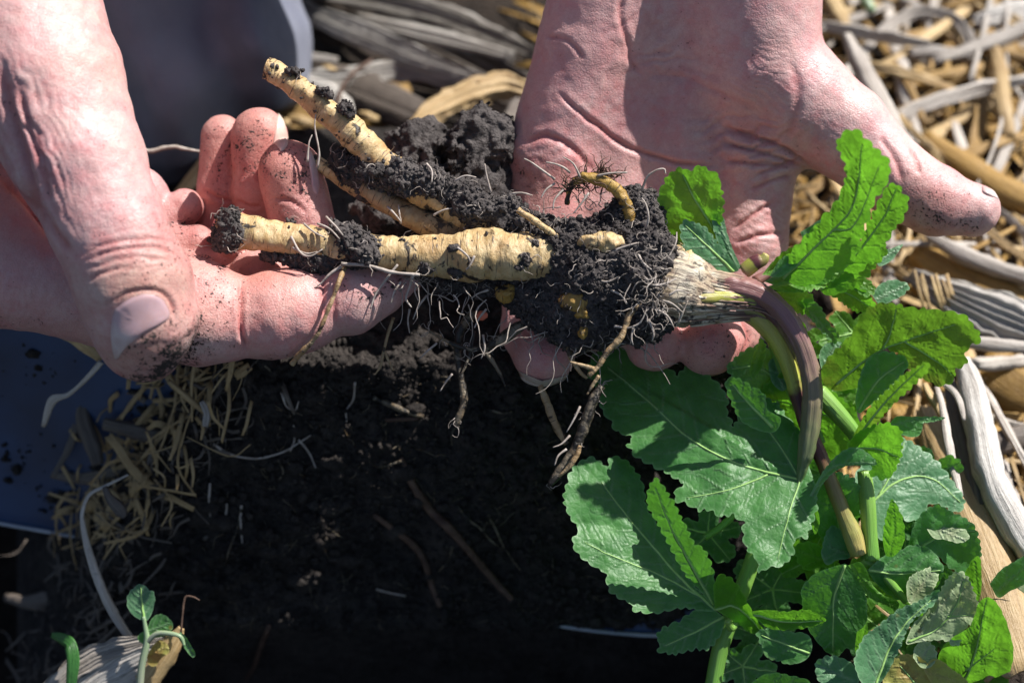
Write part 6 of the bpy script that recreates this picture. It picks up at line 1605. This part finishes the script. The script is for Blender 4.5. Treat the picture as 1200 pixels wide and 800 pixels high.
# ------------------------------------------------------------------ roots lying in the dark soil wall
def wall_tube(name, pts, mat, lift, **kw):
    q = smooth2([(p[0], p[1], p[2]) for p in pts], 3)
    return tube(name, [(x, y, on_bank(x, y, lift + 0.6 * r), r) for x, y, r in q], mat, sides=8, seg=2, noise=.8, nsc=8, **kw)
wall_tube('dead_root', [(470, 536, 3), (484, 568, 5), (505, 598, 6), (530, 622, 6), (552, 648, 5), (575, 675, 5), (600, 702, 4)], 'brownroot', 2, label='longest brown dead root in the dark soil wall', cat='root')
wall_tube('dead_root', [(438, 603, 3), (462, 620, 4.5), (484, 638, 5), (497, 656, 5), (506, 685, 4.5), (516, 710, 4)], 'brownroot', 2, label='shorter brown dead root left of the longest one', cat='root')
wall_tube('dead_root', [(316, 732, 3), (306, 756, 4), (298, 780, 3), (288, 796, 2)], 'brownroot', 3, label='thin reddish dead root at the bottom left of the soil wall', cat='root')
wall_tube('dead_root', [(438, 466, 3.4), (458, 474, 4), (478, 483, 3.4), (496, 488, 2.4)], 'rootgrey', 3, label='short pale broken root sticking to the soil below the long finger', cat='root')
wall_tube('dead_root', [(452, 492, 2.4), (470, 491, 3), (490, 490, 2.4)], 'brownroot', 2, label='tiny brown stub just under the short pale broken root', cat='root')
th = [[(250, 520), (270, 532), (300, 537), (330, 530), (348, 520), (364, 510)], [(340, 528), (345, 515), (344, 498)], [(350, 515), (362, 530), (370, 548)], [(326, 538), (332, 552), (327, 562)], [(283, 592), (282, 612), (284, 636)], [(283, 596), (278, 620), (270, 640), (264, 660)],
      [(246, 566), (245, 590), (247, 610)], [(266, 590), (264, 612)], [(416, 448), (414, 468), (406, 480), (406, 494)], [(330, 460), (336, 476), (346, 480), (350, 470)], [(536, 592), (548, 608), (562, 618), (574, 632), (590, 644)], [(572, 604), (580, 618), (588, 636), (600, 655), (610, 668)],
      [(530, 640), (526, 655), (512, 672)], [(470, 540), (455, 545), (440, 548)], [(398, 590), (390, 602), (396, 590)], [(573, 480), (590, 484), (600, 482)], [(300, 424), (312, 430), (322, 440)], [(208, 452), (222, 444), (238, 440)], [(258, 448), (268, 440), (276, 432)], [(442, 690), (456, 694), (476, 698)]]
TL_ = ['longest pale thread root sagging across the upper left of the soil wall', 'short thread rising from the right end of the longest sagging thread', 'thread drooping to the right off the longest sagging thread',
       'tiny thread dangling below the middle of the longest sagging thread', 'bluish thread hanging straight below the straw tangle on the soil wall', 'thread curving down left beside the bluish hanging thread',
       'small thread hanging left of the bluish one, nearest the straw slope', 'tiny thread between the two hanging threads on the left', 'vertical thread high on the soil wall, left of the short pale broken root',
       'hook-shaped thread under the middle of the long index finger', 'thread slanting down right beside the longest brown dead root', 'lowest right thread, kinked, past the end of the slanting one',
       'thread curling off the lower half of the longest brown dead root', 'thread at the upper end of the longest brown dead root', 'tiny thread left of the shorter brown dead root',
       'short level thread under the hanging side roots', 'crooked thread just under the edge of the long index finger', 'thread just right of the muddy thumb tip', 'second thread right of the muddy thumb tip', 'pale bluish sliver low on the wall above the spade edge']
for i, t in enumerate(th):
    n = len(t)
    wall_tube('fine_root', [(x, y, 1.7 - .8 * k / max(n - 1, 1)) for k, (x, y) in enumerate(t)], 'hair' if i in (0, 1, 2, 4, 6, 7, 8, 9, 19) else 'rootgrey', 3, label=TL_[i], cat='fine root', group='thread roots on the soil wall')
wj = Join()
for _ in range(260):
    x = RNG.uniform(230, 760); y = RNG.uniform(440, 735); a = RNG.uniform(0, 6.28); ln_ = RNG.uniform(8, 34)
    pts = []
    for k in range(4):
        pts.append((x, y, on_bank(x, y, 2), .55)); a += RNG.normal(0, .6); x += math.cos(a) * ln_ / 3; y += math.sin(a) * ln_ / 3
    wj.add(*tube_data(pts, sides=4, seg=2, cap=False))
wj.obj('wall_root_hairs', 'rootgrey', kind='stuff')
# small red mite-coloured chip
for c in [(565, 372)]:
    tube('red_chip', [(558, 374, 10, 2), (564, 370, 12, 6), (571, 369, 12, 3)], 'red', sides=8, label='tiny coral-red chip caught under the root body', cat='chip')
print('script tris', sum(len(o.data.polygons) for o in S.objects if o.type == 'MESH'))
